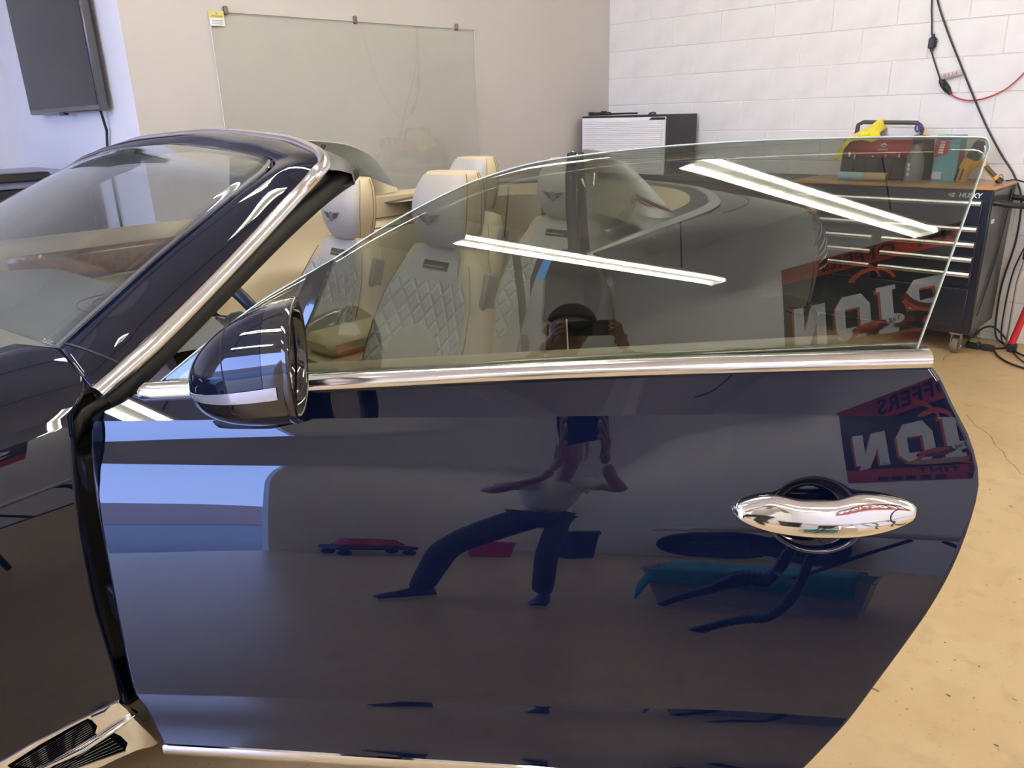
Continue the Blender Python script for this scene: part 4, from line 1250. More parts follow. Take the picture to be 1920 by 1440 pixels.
# ---- rolling tool chest
tc = rthing('tool_chest', 'dark blue rolling tool chest with wooden top and silver drawer pulls', 'tool chest', -1.727, 5.16)
X0, X1, Y0, Y1 = -.573, .573, -.23, .235
MB().rbox(X0, X1, Y0, Y1, .13, .953, .004).build('body', 'steel_black', tc)
MB().rbox(X1 - .001, X1 + .004, Y0 + .012, Y1 - .005, .14, .945, .001).build('side_panel', 'side_black', tc)
MB().rbox(X0 - .006, X1 + .010, Y0 - .012, Y1 + .005, .953, .972, .003).build('wood_top', 'oak', tc)
def drawer(x0, x1, z0, z1):
    d = MB().rbox(x0, x1, Y0 - .014, Y0 + .004, z0, z1, .003).build('drawer', 'steel_black', tc)
    q = MB(); zt = z1 - .002
    q.grid([[(x, Y0 - .014, zt), (x, Y0 - .026, zt + .002), (x, Y0 - .034, zt - .006), (x, Y0 - .034, zt - .020), (x, Y0 - .028, zt - .026), (x, Y0 - .014, zt - .026)] for x in (x0 + .004, x1 - .004)], cap0=True, cap1=True)
    q.build('pull', 'bar_silver', d, smooth=50)
drawer(X0 + .045, X1 - .040, .760, .893)
ZR = [.750, .663, .578, .493, .405]
for k in range(4):
    for (xa, xb) in ((X0 + .045, -.028), (.022, X1 - .040)):
        drawer(xa, xb, ZR[k + 1] + .006, ZR[k] - .0)
MB().rbox(X0 + .045, X1 - .040, Y0 - .010, Y0 + .004, .165, .395, .003).build('bottom_panel', 'steel_black', tc)
q = MB(); q.tube([(X1, Y0 + .03, .885), (X1 + .09, Y0 + .03, .875), (X1 + .14, Y0 + .05, .872), (X1 + .155, Y0 + .09, .872), (X1 + .155, Y0 + .34, .872), (X1 + .14, Y0 + .38, .872), (X1 + .09, Y0 + .40, .875), (X1, Y0 + .40, .885)], .016, 10); q.build('push_handle', 'black_plastic', tc, smooth=60)
MB().rbox(X1 + .004, X1 + .0055, Y0 + .045, Y0 + .10, .765, .79, .0005).build('label_plate', 'white_ink', tc)
TX = Matrix(((1, 0, 0, 0), (0, 0, -1, Y0 - .0006), (0, 1, 0, 0), (0, 0, 0, 1)))
text_obj('lettering', 'HUSKY', .036, 'white_ink', Matrix.Translation((.462, 0, .920)) @ TX, tc, bold=.0012, shear=.15)
q = MB()
for pts in (((.345, .921), (.362, .929), (.372, .929), (.360, .921)), ((.350, .915), (.366, .921), (.392, .921), (.376, .915)), ((.366, .927), (.380, .934), (.388, .928), (.378, .922)), ((.364, .913), (.378, .906), (.384, .912), (.374, .916))):
    q.face(*[q.p(x, Y0 - .0012, z) for x, z in pts])
q.build('emblem', 'white_ink', tc, smooth=0, recalc=False)
for x in (X0 + .07, X1 - .07):
    for y in (Y0 + .045, Y1 - .05):
        q = MB(); q.lathe([(.012, -.018), (.040, -.018), (.046, -.010), (.046, .010), (.040, .018), (.012, .018)], lambda a, b, c: (x + c, y + a, .046 + b), 20); cs = q.build('caster', 'caster_rubber', tc, smooth=40)
        for sg in (-1, 1): MB().rbox(x + sg * .024 - .002, x + sg * .024 + .002, y - .022, y + .022, .03, .122, .001).build('fork', 'zinc', cs)
        MB().rbox(x - .034, x + .034, y - .034, y + .034, .118, .131, .002).build('plate', 'zinc', cs)
        MB().tube([(x - .034, y, .046), (x + .034, y, .046)], .007, 8).build('axle', 'zinc', cs)

# ---- things on the tool chest
ZT = .972
mat('tote_red', (0.36, 0.015, 0.02), rough=0.6)
mat('tote_black', (0.02, 0.02, 0.021), rough=0.8)
mat('paper_white', (0.72, 0.72, 0.70), rough=0.8)
tb = rthing('tool_tote', 'red and black open tool tote with a tall black handle on the chest', 'tool bag', -1.84, 5.22, ZT)
q = MB(); q.grid([[(x * k, y * k2, z) for x, y in ((-.245, -.10), (.245, -.10), (.245, .10), (-.245, .10))] for z, k, k2 in ((0, .97, .95), (.06, 1.0, 1), (.12, .98, 1), (.19, .96, .98), (.235, .95, .96))], closed_u=True, cap0=True); q.build('body', 'tote_black', tb, smooth=30, solid=.008)
q = MB(); q.grid([[(x, -.105, z) for x in (-.238, -.1, .1, .238)] for z in (.125, .18, .240)]); red = q.build('red_band', 'tote_red', tb, solid=.004)
for k in range(6): MB().rbox(-.23 + .077 * k, -.158 + .077 * k, -.122, -.100, .012, .135 + .006 * (k % 2), .006).build('pocket', 'tote_black', tb)
for k, (x, h) in enumerate(((-.19, .165), (-.155, .15), (-.045, .145), (.03, .15), (.11, .155), (.16, .145), (.20, .16))): MB().rbox(x - .005, x + .005, -.116, -.108, .12, h, .001).build('tool_tip', 'paper_white', tb)
q = MB()
for pts in (((-.018, .205), (.0, .222), (.006, .214), (-.006, .203)), ((.004, .222), (.022, .208), (.016, .203), (.002, .214)), ((-.012, .200), (.016, .200), (.010, .195), (-.006, .195))): q.face(*[q.p(x + .01, -.1098, z) for x, z in pts])
q.build('emblem', 'paper_white', red, smooth=0, recalc=False)
for x in range(7): MB().box(-.022 + .009 * x, -.016 + .009 * x, -.1100, -.1096, .176, .186).build('print_mark', 'paper_white', red, smooth=0)
q = MB(); q.tube([(-.20, .0, .15), (-.205, 0, .27), (-.20, 0, .325), (-.17, 0, .340), (.15, 0, .332), (.172, 0, .315), (.178, 0, .27), (.185, 0, .15)], .013, 10); q.build('handle', 'dark_grey', tb, smooth=60)
MB().box(-.16, .15, .02, .045, .20, .31).build('paper_stack', 'paper_white', tb, smooth=0)

mat('yellow_cloth', (0.80, 0.66, 0.02), rough=0.9, sheen=.3, bump=(90, .4, .004))
q = MB(); rws = []
ZTOP = [(0, .165), (.2, .262), (.45, .300), (.62, .318), (.78, .358), (.90, .358), (1, .30)]
ZBOT = [(0, .110), (.15, .140), (.32, .228), (.6, .232), (.8, .226), (1, .235)]
for i in range(41):
    u = i / 40; x = lerp(-.275, -.025, u); zt, zb_ = interp(u, ZTOP), interp(u, ZBOT); row = []
    for j in range(25):
        v = j / 12 - 1            # -1 front hem, 0 ridge, 1 back hem
        f = abs(v); fold = math.sin(19 * u + 1.5 * f) * .016 + math.sin(41 * u + 2) * .006
        z = lerp(zt, zb_ if v < 0 else zb_ + .05, f ** 1.15) + .006 * math.sin(13 * u) * f
        y = (-.118 if v < 0 else .05) * min(1, f * 1.6) ** .8 + fold * (f ** .7) + (-.035 if v < 0 else .0) * f * (1 - u)
        row.append((x + .016 * math.sin(7 * f + 9 * u) * f, y, z))
    rws.append(row)
q.grid(rws)
cloth = q.build('microfibre_cloth', 'yellow_cloth', None, smooth=180, solid=.004)
tag(cloth, 'bright yellow cloth slung over the tool tote handle', 'cloth', loc=RT(-1.84, 5.22, ZT), rotz=ROT)

mat('carton_teal', (0.16, 0.42, 0.46), rough=0.5); mat('carton_red', (0.50, 0.03, 0.05), rough=0.5); mat('carton_dark', (0.06, 0.07, 0.09), rough=0.5)
bx = rthing('product_carton', 'teal and red upright carton beside the spray bottle', 'box', -1.485, 5.22, ZT)
MB().rbox(-.066, .066, -.06, .06, 0, .262, .002).build('carton', 'carton_teal', bx)
q = MB(); q.prism([(-.066, .135), (.012, .160), (.012, .232), (-.066, .232)], lambda u, v, d: (u, d, v), -.0615, -.060); q.build('red_print', 'carton_red', bx, smooth=0)
MB().box(-.055, .02, -.0612, -.060, .235, .256).build('dark_print', 'carton_dark', bx, smooth=0)
for k in range(5): MB().box(-.045 + .002 * k, -.020 + .002 * k, -.0622, -.0614, .158 + .015 * k, .169 + .015 * k).build('print_mark', 'white_ink', bx, smooth=0)
MB().box(-.06, -.012, -.0612, -.060, .012, .055).build('print_label', 'white_ink', bx, smooth=0)
MB().box(.0600, .0664, -.055, .055, .02, .17).build('side_print', 'carton_red', bx, smooth=0)

mat('bottle_grey', (0.20, 0.205, 0.21), rough=0.3)
sb = rthing('spray_bottle', 'grey plastic spray bottle with black trigger on the chest', 'bottle', -1.615, 5.045, ZT)
q = MB(); q.lathe([(.001, 0), (.045, 0), (.050, .012), (.050, .10), (.044, .145), (.026, .185), (.019, .205), (.018, .222), (.001, .222)], n=24); q.build('bottle', 'bottle_grey', sb, smooth=50)
q = MB(); q.lathe([(.001, .215), (.021, .215), (.021, .235), (.001, .235)], n=20); q.build('collar', 'black_plastic', sb)
MB().rbox(-.030, .045, -.012, .012, .235, .268, .006).build('head', 'black_plastic', sb)
MB().tube([(.020, 0, .240), (.040, 0, .222), (.046, 0, .195)], .006, 6).build('trigger', 'black_plastic', sb)
MB().tube([(.045, 0, .256), (.062, 0, .256)], .009, 8).build('nozzle', 'black_plastic', sb)
for k, h in enumerate((.045, .075, .10)):
    q = MB(); q.grid([[(.0505 * math.cos(a), .0505 * math.sin(a), z) for a in [-PI / 2 - .55 + .35 * j / 4 for j in range(5)]] for z in (h - .008, h + .012)]); q.build('print_mark', 'white_ink', sb)

mat('scissor_purple', (0.10, 0.07, 0.28), rough=0.4); mat('marker_orange', (0.80, 0.38, 0.04), rough=0.4)
sx = rthing('scissors', 'purple handled scissors standing in the tool tote', 'scissors', -1.655, 5.17, ZT + .14)
for k, (cx, cz) in enumerate(((-.012, .165), (.010, .150))):
    q = MB(); q.tube([(cx + .013 * math.cos(a), 0, cz + .022 * math.sin(a)) for a in [2 * PI * j / 16 for j in range(16)]], .005, 6, closed=True); q.build('grip', 'scissor_purple', sx, smooth=60)
MB().tube([(0, 0, .14), (.002, 0, .0)], [.006, .002], 6).build('blade', 'zinc', sx)
tag(MB().tube([(0, 0, 0), (.006, 0, .135), (.008, 0, .150)], [.007, .007, .003], 8).build('marker_pen', 'marker_orange'), 'orange marker pen standing beside the purple scissors', 'pen', loc=RT(-1.625, 5.16, ZT + .145), rotz=ROT)

mat('paper_blue', (0.32, 0.52, 0.62), rough=0.7); mat('paper_tan', (0.50, 0.36, 0.22), rough=0.8)
pr = rthing('paper_roll', 'blue and tan paper roll lying in front of the tool tote', 'roll', -1.90, 5.02, ZT + .026)
MB().tube([(-.145, 0, 0), (-.06, 0, 0), (0, 0, 0)], .026, 16).build('label_wrap', 'paper_blue', pr, smooth=60)
MB().tube([(0, 0, 0), (.145, 0, 0)], .0255, 16).build('paper', 'paper_tan', pr, smooth=60)
MB().tube([(.144, 0, 0), (.1465, 0, 0)], .017, 14).build('core', 'dark_grey', pr)

mat('gun_yellow', (0.72, 0.36, 0.02), rough=0.4)
hg = rthing('heat_gun', 'yellow and black heat gun standing on the chest corner', 'heat gun', -1.335, 5.17, ZT + .002)
q = MB(); q.tube([(-.055, 0, .002), (-.045, 0, .05), (-.028, 0, .10), (-.005, 0, .145)], [.034, .040, .042, .036], 14, flat=(1, .85)); q.build('motor_housing', 'gun_yellow', hg, smooth=60)
for x in (-.078, -.052): MB().tube([(x, -.036, .01), (x + .014, -.038, .075)], .006, 6).build('vent_rib', 'black_plastic', hg)
q = MB(); q.tube([(-.012, 0, .13), (.004, 0, .165), (.016, 0, .215), (.020, 0, .228)], [.040, .044, .034, .022], 14, flat=(1, .85)); q.build('nose_cover', 'dark_grey', hg, smooth=60)
MB().tube([(.020, 0, .226), (.022, 0, .245)], .016, 14).build('nozzle', 'zinc', hg)
q = MB(); q.tube([(-.01, 0, .085), (.03, 0, .105), (.065, 0, .085), (.105, 0, .045), (.145, 0, .010)], [.024, .023, .020, .020, .018], 12, flat=(1, .85)); q.build('grip', 'gun_yellow', hg, smooth=60)
q = MB(); q.tube([(.066, -.010, .090), (.095, -.012, .062), (.122, -.010, .036)], .013, 10); q.build('grip_pad', 'dark_grey', hg, smooth=60)
q = MB(); q.tube([(.135, 0, .018), (.158, 0, .002)], .019, 12); q.build('grip_end', 'black_plastic', hg)
q = MB(); q.tube([(.150 + .010 * math.cos(a), 0, .032 + .013 * math.sin(a)) for a in [2 * PI * k / 14 for k in range(14)]], .0018, 5, closed=True); q.build('hanging_loop', 'cable_black', hg)

# ---- cords at the right
def cord(pts, r, m, label, name='power_cord', n=7, sub=6, cat='cord'):
    return tag(MB().tube(spline([RT(*p) for p in pts], sub), r, n).build(name, m, None, smooth=60), label, cat)
TW = T_BLOCK - .02
cord([(-1.158, 5.18, ZT + .012), (-1.12, 5.24, ZT + .014), (-1.06, 5.32, .95), (-1.03, 5.36, .88), (-1.02, 5.37, .70), (-1.08, 5.38, .45), (-1.09, 5.38, .2), (-1.08, 5.37, .05), (-1.05, 5.33, .008), (-.98, 5.20, .008), (-.86, 4.98, .008), (-.70, 4.84, .008)], .0045, 'cable_black', 'black heat gun cord dropping from the chest to the floor')
cord([(-1.745, TW, 3.88), (-1.742, TW, 2.9), (-1.74, TW, 2.35), (-1.735, TW, 2.1), (-1.726, TW, 1.989), (-1.64, TW, 1.80), (-1.549, TW, 1.627), (-1.45, TW, 1.44), (-1.352, TW, 1.266), (-1.25, TW, 1.11), (-1.17, TW, 1.00), (-1.11, TW, .86), (-1.10, TW, .62), (-1.13, TW, .35), (-1.125, TW, .12), (-1.10, 5.36, .03), (-1.03, 5.30, .008), (-.95, 5.18, .008), (-.80, 5.05, .008), (-.6, 4.98, .008)], .0055, 'cable_black', 'long black cord running diagonally down the block wall')
pg = [(-1.80, TW, 3.88), (-1.79, TW, 2.9), (-1.775, TW, 2.35), (-1.758, TW, 2.0), (-1.74, TW, 1.87), (-1.730, TW, 1.80)]
cord(pg, .0045, 'cable_black', 'black cord hanging straight down to the upper connector')
c1 = rthing('cord_connector', 'upper black cord connector hanging against the block wall', 'plug', -1.722, TW, 1.755)
MB().rbox(-.020, .020, -.016, .016, -.032, .032, .008).build('socket', 'black_plastic', c1)
MB().tube([(0, 0, .03), (-.002, 0, .05)], .010, 8).build('strain_relief', 'black_plastic', c1); MB().tube([(0, 0, -.03), (.004, 0, -.048)], .010, 8).build('strain_relief', 'black_plastic', c1)
for k in range(4): MB().rbox(.018, .026, -.008, .008, -.022 + .013 * k, -.015 + .013 * k, .002).build('rib', 'black_plastic', c1)
cord([(-1.719, TW, 1.705), (-1.70, TW, 1.66), (-1.668, TW, 1.59), (-1.645, TW, 1.54)], .0045, 'cable_black', 'short black cord between the two wall connectors')
c2 = rthing('cord_connector', 'lower black cord connector with the red cord plugged in', 'plug', -1.612, TW, 1.505)
q = MB(); q.tube([(-.036, 0, .045), (-.028, 0, .034), (-.008, 0, .008), (.016, 0, -.020), (.022, 0, -.028), (.034, 0, -.043)], [.009, .018, .021, .019, .013, .011], 10); q.build('socket', 'black_plastic', c2, smooth=60)
MB().tube([(-.014, -.01, .016), (.0, -.02, .0)], .012, 8).build('rib', 'black_plastic', c2)
cord([(-1.578, TW, 1.462), (-1.53, TW, 1.435), (-1.46, TW, 1.422), (-1.38, TW, 1.435), (-1.302, TW, 1.47), (-1.25, TW, 1.515), (-1.19, TW, 1.59), (-1.0, TW, 1.85), (-.82, TW, 2.4), (-.78, TW, 3.2), (-.78, TW, 3.88)], .0045, 'cable_red', 'red cord curving away along the block wall')
mat('paper_tag', (0.62, 0.54, 0.52), rough=0.8)
tg = rthing('cord_tag', 'worn paper tag wrapped on the black wall cord', 'tag', -1.585, TW - .012, 1.565)
q = MB(); q.grid([[(-.055, 0, -.022), (0, -.006, -.010), (.055, 0, .002)], [(-.055, -.004, .012), (0, -.008, .022), (.050, -.004, .034)]]); q.build('paper', 'paper_tag', tg, solid=.001)
for k in range(4): MB().box(-.035 + .020 * k, -.030 + .020 * k, -.0095, -.009, -.008 + .004 * k, .010 + .004 * k).build('print_mark', 'grey_ink', tg, smooth=0)
cord([(-1.146, 5.30, .93), (-1.142, 5.27, .80), (-1.143, 5.20, .55), (-1.143, 5.08, .35), (-1.14, 4.98, .24)], .004, 'cable_black', 'thin black cord hanging down the side of the tool chest')
cord([(-1.20, 5.25, .04), (-1.17, 5.30, .09), (-1.12, 5.33, .10), (-1.05, 5.32, .05), (-1.02, 5.30, .012), (-1.03, 5.22, .008), (-1.12, 5.13, .010), (-1.14, 5.18, .014)], .006, 'cable_black', 'looped black cord on the floor behind the caster')
ps = rthing('floor_plug', 'black plug pair with a green insert on the floor by the chest', 'plug', -1.13, 5.14, .0)
MB().rbox(-.075, .0, -.022, .022, .0, .040, .006).build('plug', 'black_plastic', ps); MB().rbox(.005, .075, -.018, .018, .0, .036, .006).build('socket', 'black_plastic', ps)
mat('plug_green', (0.20, 0.24, 0.06), rough=.5); MB().rbox(-.06, -.02, -.018, .018, .038, .058, .004).build('insert', 'plug_green', ps)
cord([(-1.06, 5.14, .012), (-1.0, 5.02, .008), (-.92, 4.92, .008), (-.80, 4.86, .008), (-.62, 4.85, .008)], .006, 'cable_black', 'black cord trailing over the floor to the right edge')
rp = rthing('floor_jack_bar', 'red bar with a black foot leaning at the right edge', 'bar', -.99, 5.20)
MB().tube([(0, 0, .012), (.05, .02, .30), (.13, .05, .75)], .019, 14).build('bar', 'red_gloss', rp, smooth=60)
MB().rbox(-.01, .035, -.025, .025, 0, .05, .006).build('foot', 'rubber', rp)
bp_ = rthing('black_handle_tool', 'thin black handled rod standing behind the red bar', 'rod', -1.03, 5.30)
MB().tube([(.0, 0, .01), (-.005, .0, .40), (.01, .02, .55)], .006, 8).build('rod', 'zinc', bp_); MB().tube([(.01, .02, .53), (.012, .022, .72)], .016, 10).build('grip', 'black_plastic', bp_)
# ------------------------------------------------------------------ the side of the shop that the paint and glass mirror
mat('banner_black', (0.012, 0.012, 0.016), rough=0.5)
mat('banner_red', (0.42, 0.05, 0.03), rough=0.5)
mat('banner_orange', (0.55, 0.10, 0.04), rough=0.5)
mat('banner_dark_red', (0.16, 0.025, 0.02), rough=0.5)
mat('banner_tan', (0.42, 0.27, 0.12), rough=0.5)
mat('banner_white', (0.72, 0.74, 0.78), rough=0.5)
BW, BHT = 3.1, 1.42
BN_T0, BN_Z0 = .98, 1.80          # left end as read, foot
bn = rthing('wall_banner', 'black and red scorpion banner about ceramic tint on the wall opposite the car', 'banner', R_BAN, BN_T0, BN_Z0)
def bnp(u, v, d): return (-.004 - d, -u, v)
def bposter(name, poly, m, d=.001, parent=bn):
    q = MB(); q.face(*[q.p(bnp(u, v, d)) for u, v in poly]); return q.build(name, m, parent, smooth=0, recalc=False)
def rect(u0, u1, v0, v1): return ((u0, v0), (u1, v0), (u1, v1), (u0, v1))
MB().box(-.006, -.001, -BW, 0, 0, BHT).build('sheet', 'banner_black', bn, smooth=0)
bposter('top_strip', rect(0, BW, BHT - .20, BHT), 'banner_red', .0025)
bposter('foot_strip', rect(0, BW, 0, .27), 'banner_red', .0025)
BTX = Matrix(((0, 0, -1, 0), (-1, 0, 0, 0), (0, 1, 0, 0), (0, 0, 0, 1)))
def btext(name, s, u, v, size, m, d, **kw):
    text_obj(name, s, size, m, Matrix.Translation((-.004 - d, -u, v)) @ BTX, bn, depth=.0005, **kw)
btext('headline', 'NOBODY  OFFERS', BW * .60, BHT - .10, .185, 'banner_black', .005, bold=.004, space=1.12)
btext('foot_line', 'CERAMIC TINT', BW * .63, .195, .135, 'banner_black', .005, bold=.004, space=1.15)
for k in range(16):
    if k in (5, 10): continue
    bposter('foot_block', rect(BW * .30 + .12 * k, BW * .30 + .12 * k + .085, .025, .105), 'banner_black', .005)
# big slab letters, red drop edge behind white faces
def letters(dx, dv, m, d, grow):
    def L(u, v, strokes, nm):
        for k, poly in enumerate(strokes): bposter(nm, [(u + x + dx, v + y + dv) for x, y in poly], m, d + .0002 * k)
    g = grow
    w, h = .30, .52
    base = .40
    N_ = [((0, 0), (.09, 0), (.09, h), (0, h)), ((.21, 0), (.31, 0), (.31, h), (.21, h)), ((.03, h), (.13, h), (.29, -.10), (.19, -.06))]
    O_ = [((0, .13), (.09, .15), (.09, h - .13), (0, h - .12)), ((.22, .15), (.31, .13), (.31, h - .12), (.22, h - .13)), ((0, h - .13), (.09, h - .15), (.22, h - .15), (.31, h - .13), (.24, h), (.07, h)), ((0, .14), (.07, 0), (.24, 0), (.31, .14), (.22, .15), (.09, .15))]
    I_ = [((.03, 0), (.13, 0), (.13, h), (.03, h)), ((0, h - .05), (.16, h - .05), (.16, h), (0, h)), ((0, 0), (.16, 0), (.16, .05), (0, .05))]
    P_ = [((0, 0), (.10, 0), (.10, h), (0, h)), ((.10, h), (.10, h - .10), (.22, h - .10), (.33, h - .14), (.25, h)), ((.22, h - .10), (.33, h - .14), (.31, .22), (.22, .27)), ((.10, .20), (.10, .30), (.22, .29), (.31, .22))]
    R_L = P_ + [((.12, .22), (.22, .22), (.34, 0), (.23, 0))]
    C_ = O_[:1] + O_[2:]
    S_ = [((0, h - .13), (.07, h), (.24, h), (.31, h - .10), (.09, h - .14)), ((0, h - .13), (.09, h - .14), (.11, .30), (.03, .26)), ((.03, .30), (.22, .31), (.30, .20), (.11, .22)), ((.22, .30), (.31, .24), (.31, .12), (.22, .14)), ((0, .12), (.22, .14), (.31, .13), (.24, 0), (.07, 0))]
    for nm, st_, u, v in (('letter_s', S_, .12, base), ('letter_c', C_, .50, base), ('letter_o', O_, .88, base), ('letter_r', R_L, 1.26, base), ('letter_p', P_, 1.66, base), ('letter_i', I_, 2.06, base), ('letter_o', O_, 2.28, base - .02), ('letter_n', N_, 2.68, base - .04)):
        L(u, v, st_, nm)
letters(.022, -.022, 'banner_orange', .004, 0)
letters(0, 0, 'banner_white', .006, 0)
def ell(cu, cv, a, b, rot=0.0, n=20):
    return [(cu + a * math.cos(x) * math.cos(rot) - b * math.sin(x) * math.sin(rot), cv + a * math.cos(x) * math.sin(rot) + b * math.sin(x) * math.cos(rot)) for x in [2 * PI * k / n for k in range(n)]]
def arc(cu, cv, R0, a0, a1, w0, w1, n=16):
    o_ = []; i_ = []
    for k in range(n + 1):
        a = lerp(a0, a1, k / n); w = lerp(w0, w1, k / n)
        o_.append((cu + (R0 + w) * math.cos(a), cv + (R0 + w) * math.sin(a))); i_.append((cu + (R0 - w) * math.cos(a), cv + (R0 - w) * math.sin(a)))
    return o_ + i_[::-1]
# scorpion drawn over the letters: tail arc, body segments, claws
for k, (cu, cv, R0, a0, a1, w0, w1, m) in enumerate(((1.75, .86, .26, 2.6, 6.0, .05, .03, 'banner_dark_red'), (1.75, .86, .29, 2.7, 5.8, .012, .02, 'banner_orange'), (2.25, .95, .20, .5, 2.9, .03, .012, 'banner_orange'), (2.45, 1.0, .28, 1.9, 3.0, .02, .008, 'banner_orange'), (1.25, 1.0, .22, .2, 2.4, .04, .02, 'banner_dark_red'))):
    bposter('scorpion_tail', arc(cu, cv, R0, a0, a1, w0, w1), m, .008 + .0003 * k)
for k, (cu, cv, a, b, rot, m) in enumerate(((2.28, .50, .17, .055, -.12, 'banner_dark_red'), (2.30, .52, .13, .03, -.12, 'banner_orange'), (1.95, .34, .20, .07, .08, 'banner_orange'), (1.95, .34, .15, .035, .08, 'banner_dark_red'), (2.02, .52, .10, .05, .2, 'banner_dark_red'), (1.78, .46, .10, .06, .3, 'banner_orange'), (1.62, .40, .10, .07, .2, 'banner_dark_red'), (1.45, .36, .12, .06, -.2, 'banner_orange'), (2.42, .44, .12, .02, -.9, 'banner_orange'), (1.30, .46, .08, .04, .6, 'banner_dark_red'), (2.30, .36, .26, .05, .0, 'banner_tan'))):
    bposter('scorpion_segment', ell(cu, cv, a, b, rot), m, .0085 + .0003 * k)
bposter('round_badge', ell(2.08, .545, .075, .055), 'banner_white', .013)
btext('badge_text', 'Tag', 2.08, .545, .07, 'banner_black', .0135)
for k in range(9): bposter('streak', [(1.2 + .18 * k, .30 + .03 * (k % 3)), (1.32 + .18 * k, .335 + .03 * (k % 3)), (1.30 + .18 * k, .345 + .03 * (k % 3))], 'banner_orange', .009)

# folding table beside the photographer
mat('table_white', (0.74, 0.74, 0.75), rough=0.4)
tb_ = thing('folding_table', 'white topped folding table with bent black legs', 'table', (.98, -.42, 0), RAD(-4))
MB().rbox(-.62, .62, -.36, .36, .70, .735, .012).build('table_top', 'table_white', tb_)
for sx_ in (-1, 1):
    for sy in (-1, 1):
        q = MB(); q.tube(spline([(sx_ * .28, sy * .22, .70), (sx_ * .40, sy * .24, .58), (sx_ * .44, sy * .25, .38), (sx_ * .50, sy * .27, .18), (sx_ * .60, sy * .28, .012)], 4), .017, 8); q.build('leg', 'black_plastic', tb_, smooth=60)
    q = MB(); q.tube([(sx_ * .44, -.25, .36), (sx_ * .44, .25, .36)], .011, 8); q.build('cross_bar', 'black_plastic', tb_)
    q = MB(); q.tube([(sx_ * .44, 0, .36), (sx_ * .05, 0, .69)], .011, 8); q.build('brace', 'black_plastic', tb_)

# clear tub with towels
mat('tub_plastic', (0.45, 0.47, 0.50), rough=0.25)
mat('towel_teal', (0.04, 0.30, 0.36), rough=0.95, bump=(120, .5, .004))
tu = thing('storage_tub', 'pale grey plastic tub with towels on the floor behind the photographer', 'tub', (.62, -.95, 0), RAD(12))
q = MB(); q.grid([[(x * k, y * k, z) for x, y in ((-.27, -.19), (.27, -.19), (.27, .19), (-.27, .19))] for z, k in ((0, .85), (.30, 1.0), (.305, 1.06), (.315, 1.06))], closed_u=True, cap0=True); q.build('tub', 'tub_plastic', tu, smooth=30, solid=.005)
q = MB(); rws = []
for i in range(17):
    x = lerp(-.30, .22, i / 16); row = []
    for j in range(15):
        y = lerp(-.24, .26, j / 14)
        inside = max(0, 1 - max(abs(x) / .28, abs(y - .02) / .2) ** 6)
        z = .33 + .035 * math.sin(9 * x + 3 * y) * math.cos(7 * y) - (.0 if y < .2 else (y - .2) * 2.2) - (0 if x > -.24 else (-.24 - x) * 3.0)
        row.append((x, y, z))
    rws.append(row)
q.grid(rws); tw = q.build('towel', 'towel_teal', None, smooth=180, solid=.008)
tag(tw, 'teal towel heaped over the rim of the grey tub', 'towel', loc=(.62, -.95, 0), rotz=RAD(12))

# hose reel cart, bucket and tyre near the shutter
hr_ = rthing('hose_cart', 'black cart with coiled red hose near the open shutter', 'cart', .95, -3.95)
MB().rbox(-.35, .35, -.22, .22, .12, .20, .02).build('deck', 'black_plastic', hr_)
for k in range(5): MB().tube([((.30 - .02 * k) * math.cos(a), .2 * math.sin(a), .23 + .025 * k + .006 * math.sin(5 * a)) for a in [2 * PI * j / 28 for j in range(28)]], .013, 7, closed=True).build('hose_coil', 'red_gloss', hr_)
for x in (-.28, .28):
    for y in (-.17, .17):
        q = MB(); q.lathe([(.01, -.02), (.055, -.02), (.06, 0), (.055, .02), (.01, .02)], lambda a, b, c: (x + a, y + c, .06 + b), 16); q.build('wheel', 'tyre', hr_)
bk = rthing('wash_bucket', 'red bucket with a wire bail near the banner wall', 'bucket', 1.75, -3.5)
q = MB(); q.lathe([(.12, 0), (.15, .34), (.158, .35), (.158, .365), (.145, .365), (.118, .01)], n=24); q.build('pail', 'red_gloss', bk, smooth=40)
MB().tube([(.155 * math.cos(a), .05, .35 - .13 * math.sin(a)) for a in [PI * k / 12 for k in range(13)]], .004, 6).build('bail', 'zinc', bk)
ty = rthing('spare_tyre', 'black tyre leaning upright against the banner wall', 'tyre', 3.48, -2.3)
q = MB()
q.grid([[Vector((.10 * math.sin(b) * 1.1, (.25 + .085 * math.cos(b)) * math.cos(a), .335 + (.25 + .085 * math.cos(b)) * math.sin(a))) for b in [2 * PI * j / 12 for j in range(12)]] for a in [2 * PI * k / 36 for k in range(36)]], closed_u=True, closed_v=True); q.build('tread', 'tyre', ty, smooth=60)
q = MB(); q.lathe([(.02, -.05), (.17, -.05), (.175, .0), (.17, .05), (.02, .05)], lambda a, b, c: (c, a, .335 + b), 24); q.build('rim', 'satin_chrome', ty)
db = rthing('black_bin', 'large black plastic bin standing by the banner wall', 'bin', 2.6, -3.2)
q = MB(); q.grid([[(x * k, y * k, z) for x, y in ((-.3, -.3), (.3, -.3), (.3, .3), (-.3, .3))] for z, k in ((0, .8), (.6, 1), (.62, 1.05), (.66, 1.05))], closed_u=True, cap0=True); q.build('body', 'black_plastic', db, solid=.006)
MB().rbox(-.32, .32, -.32, .32, .66, .70, .02).build('lid', 'black_plastic', db)

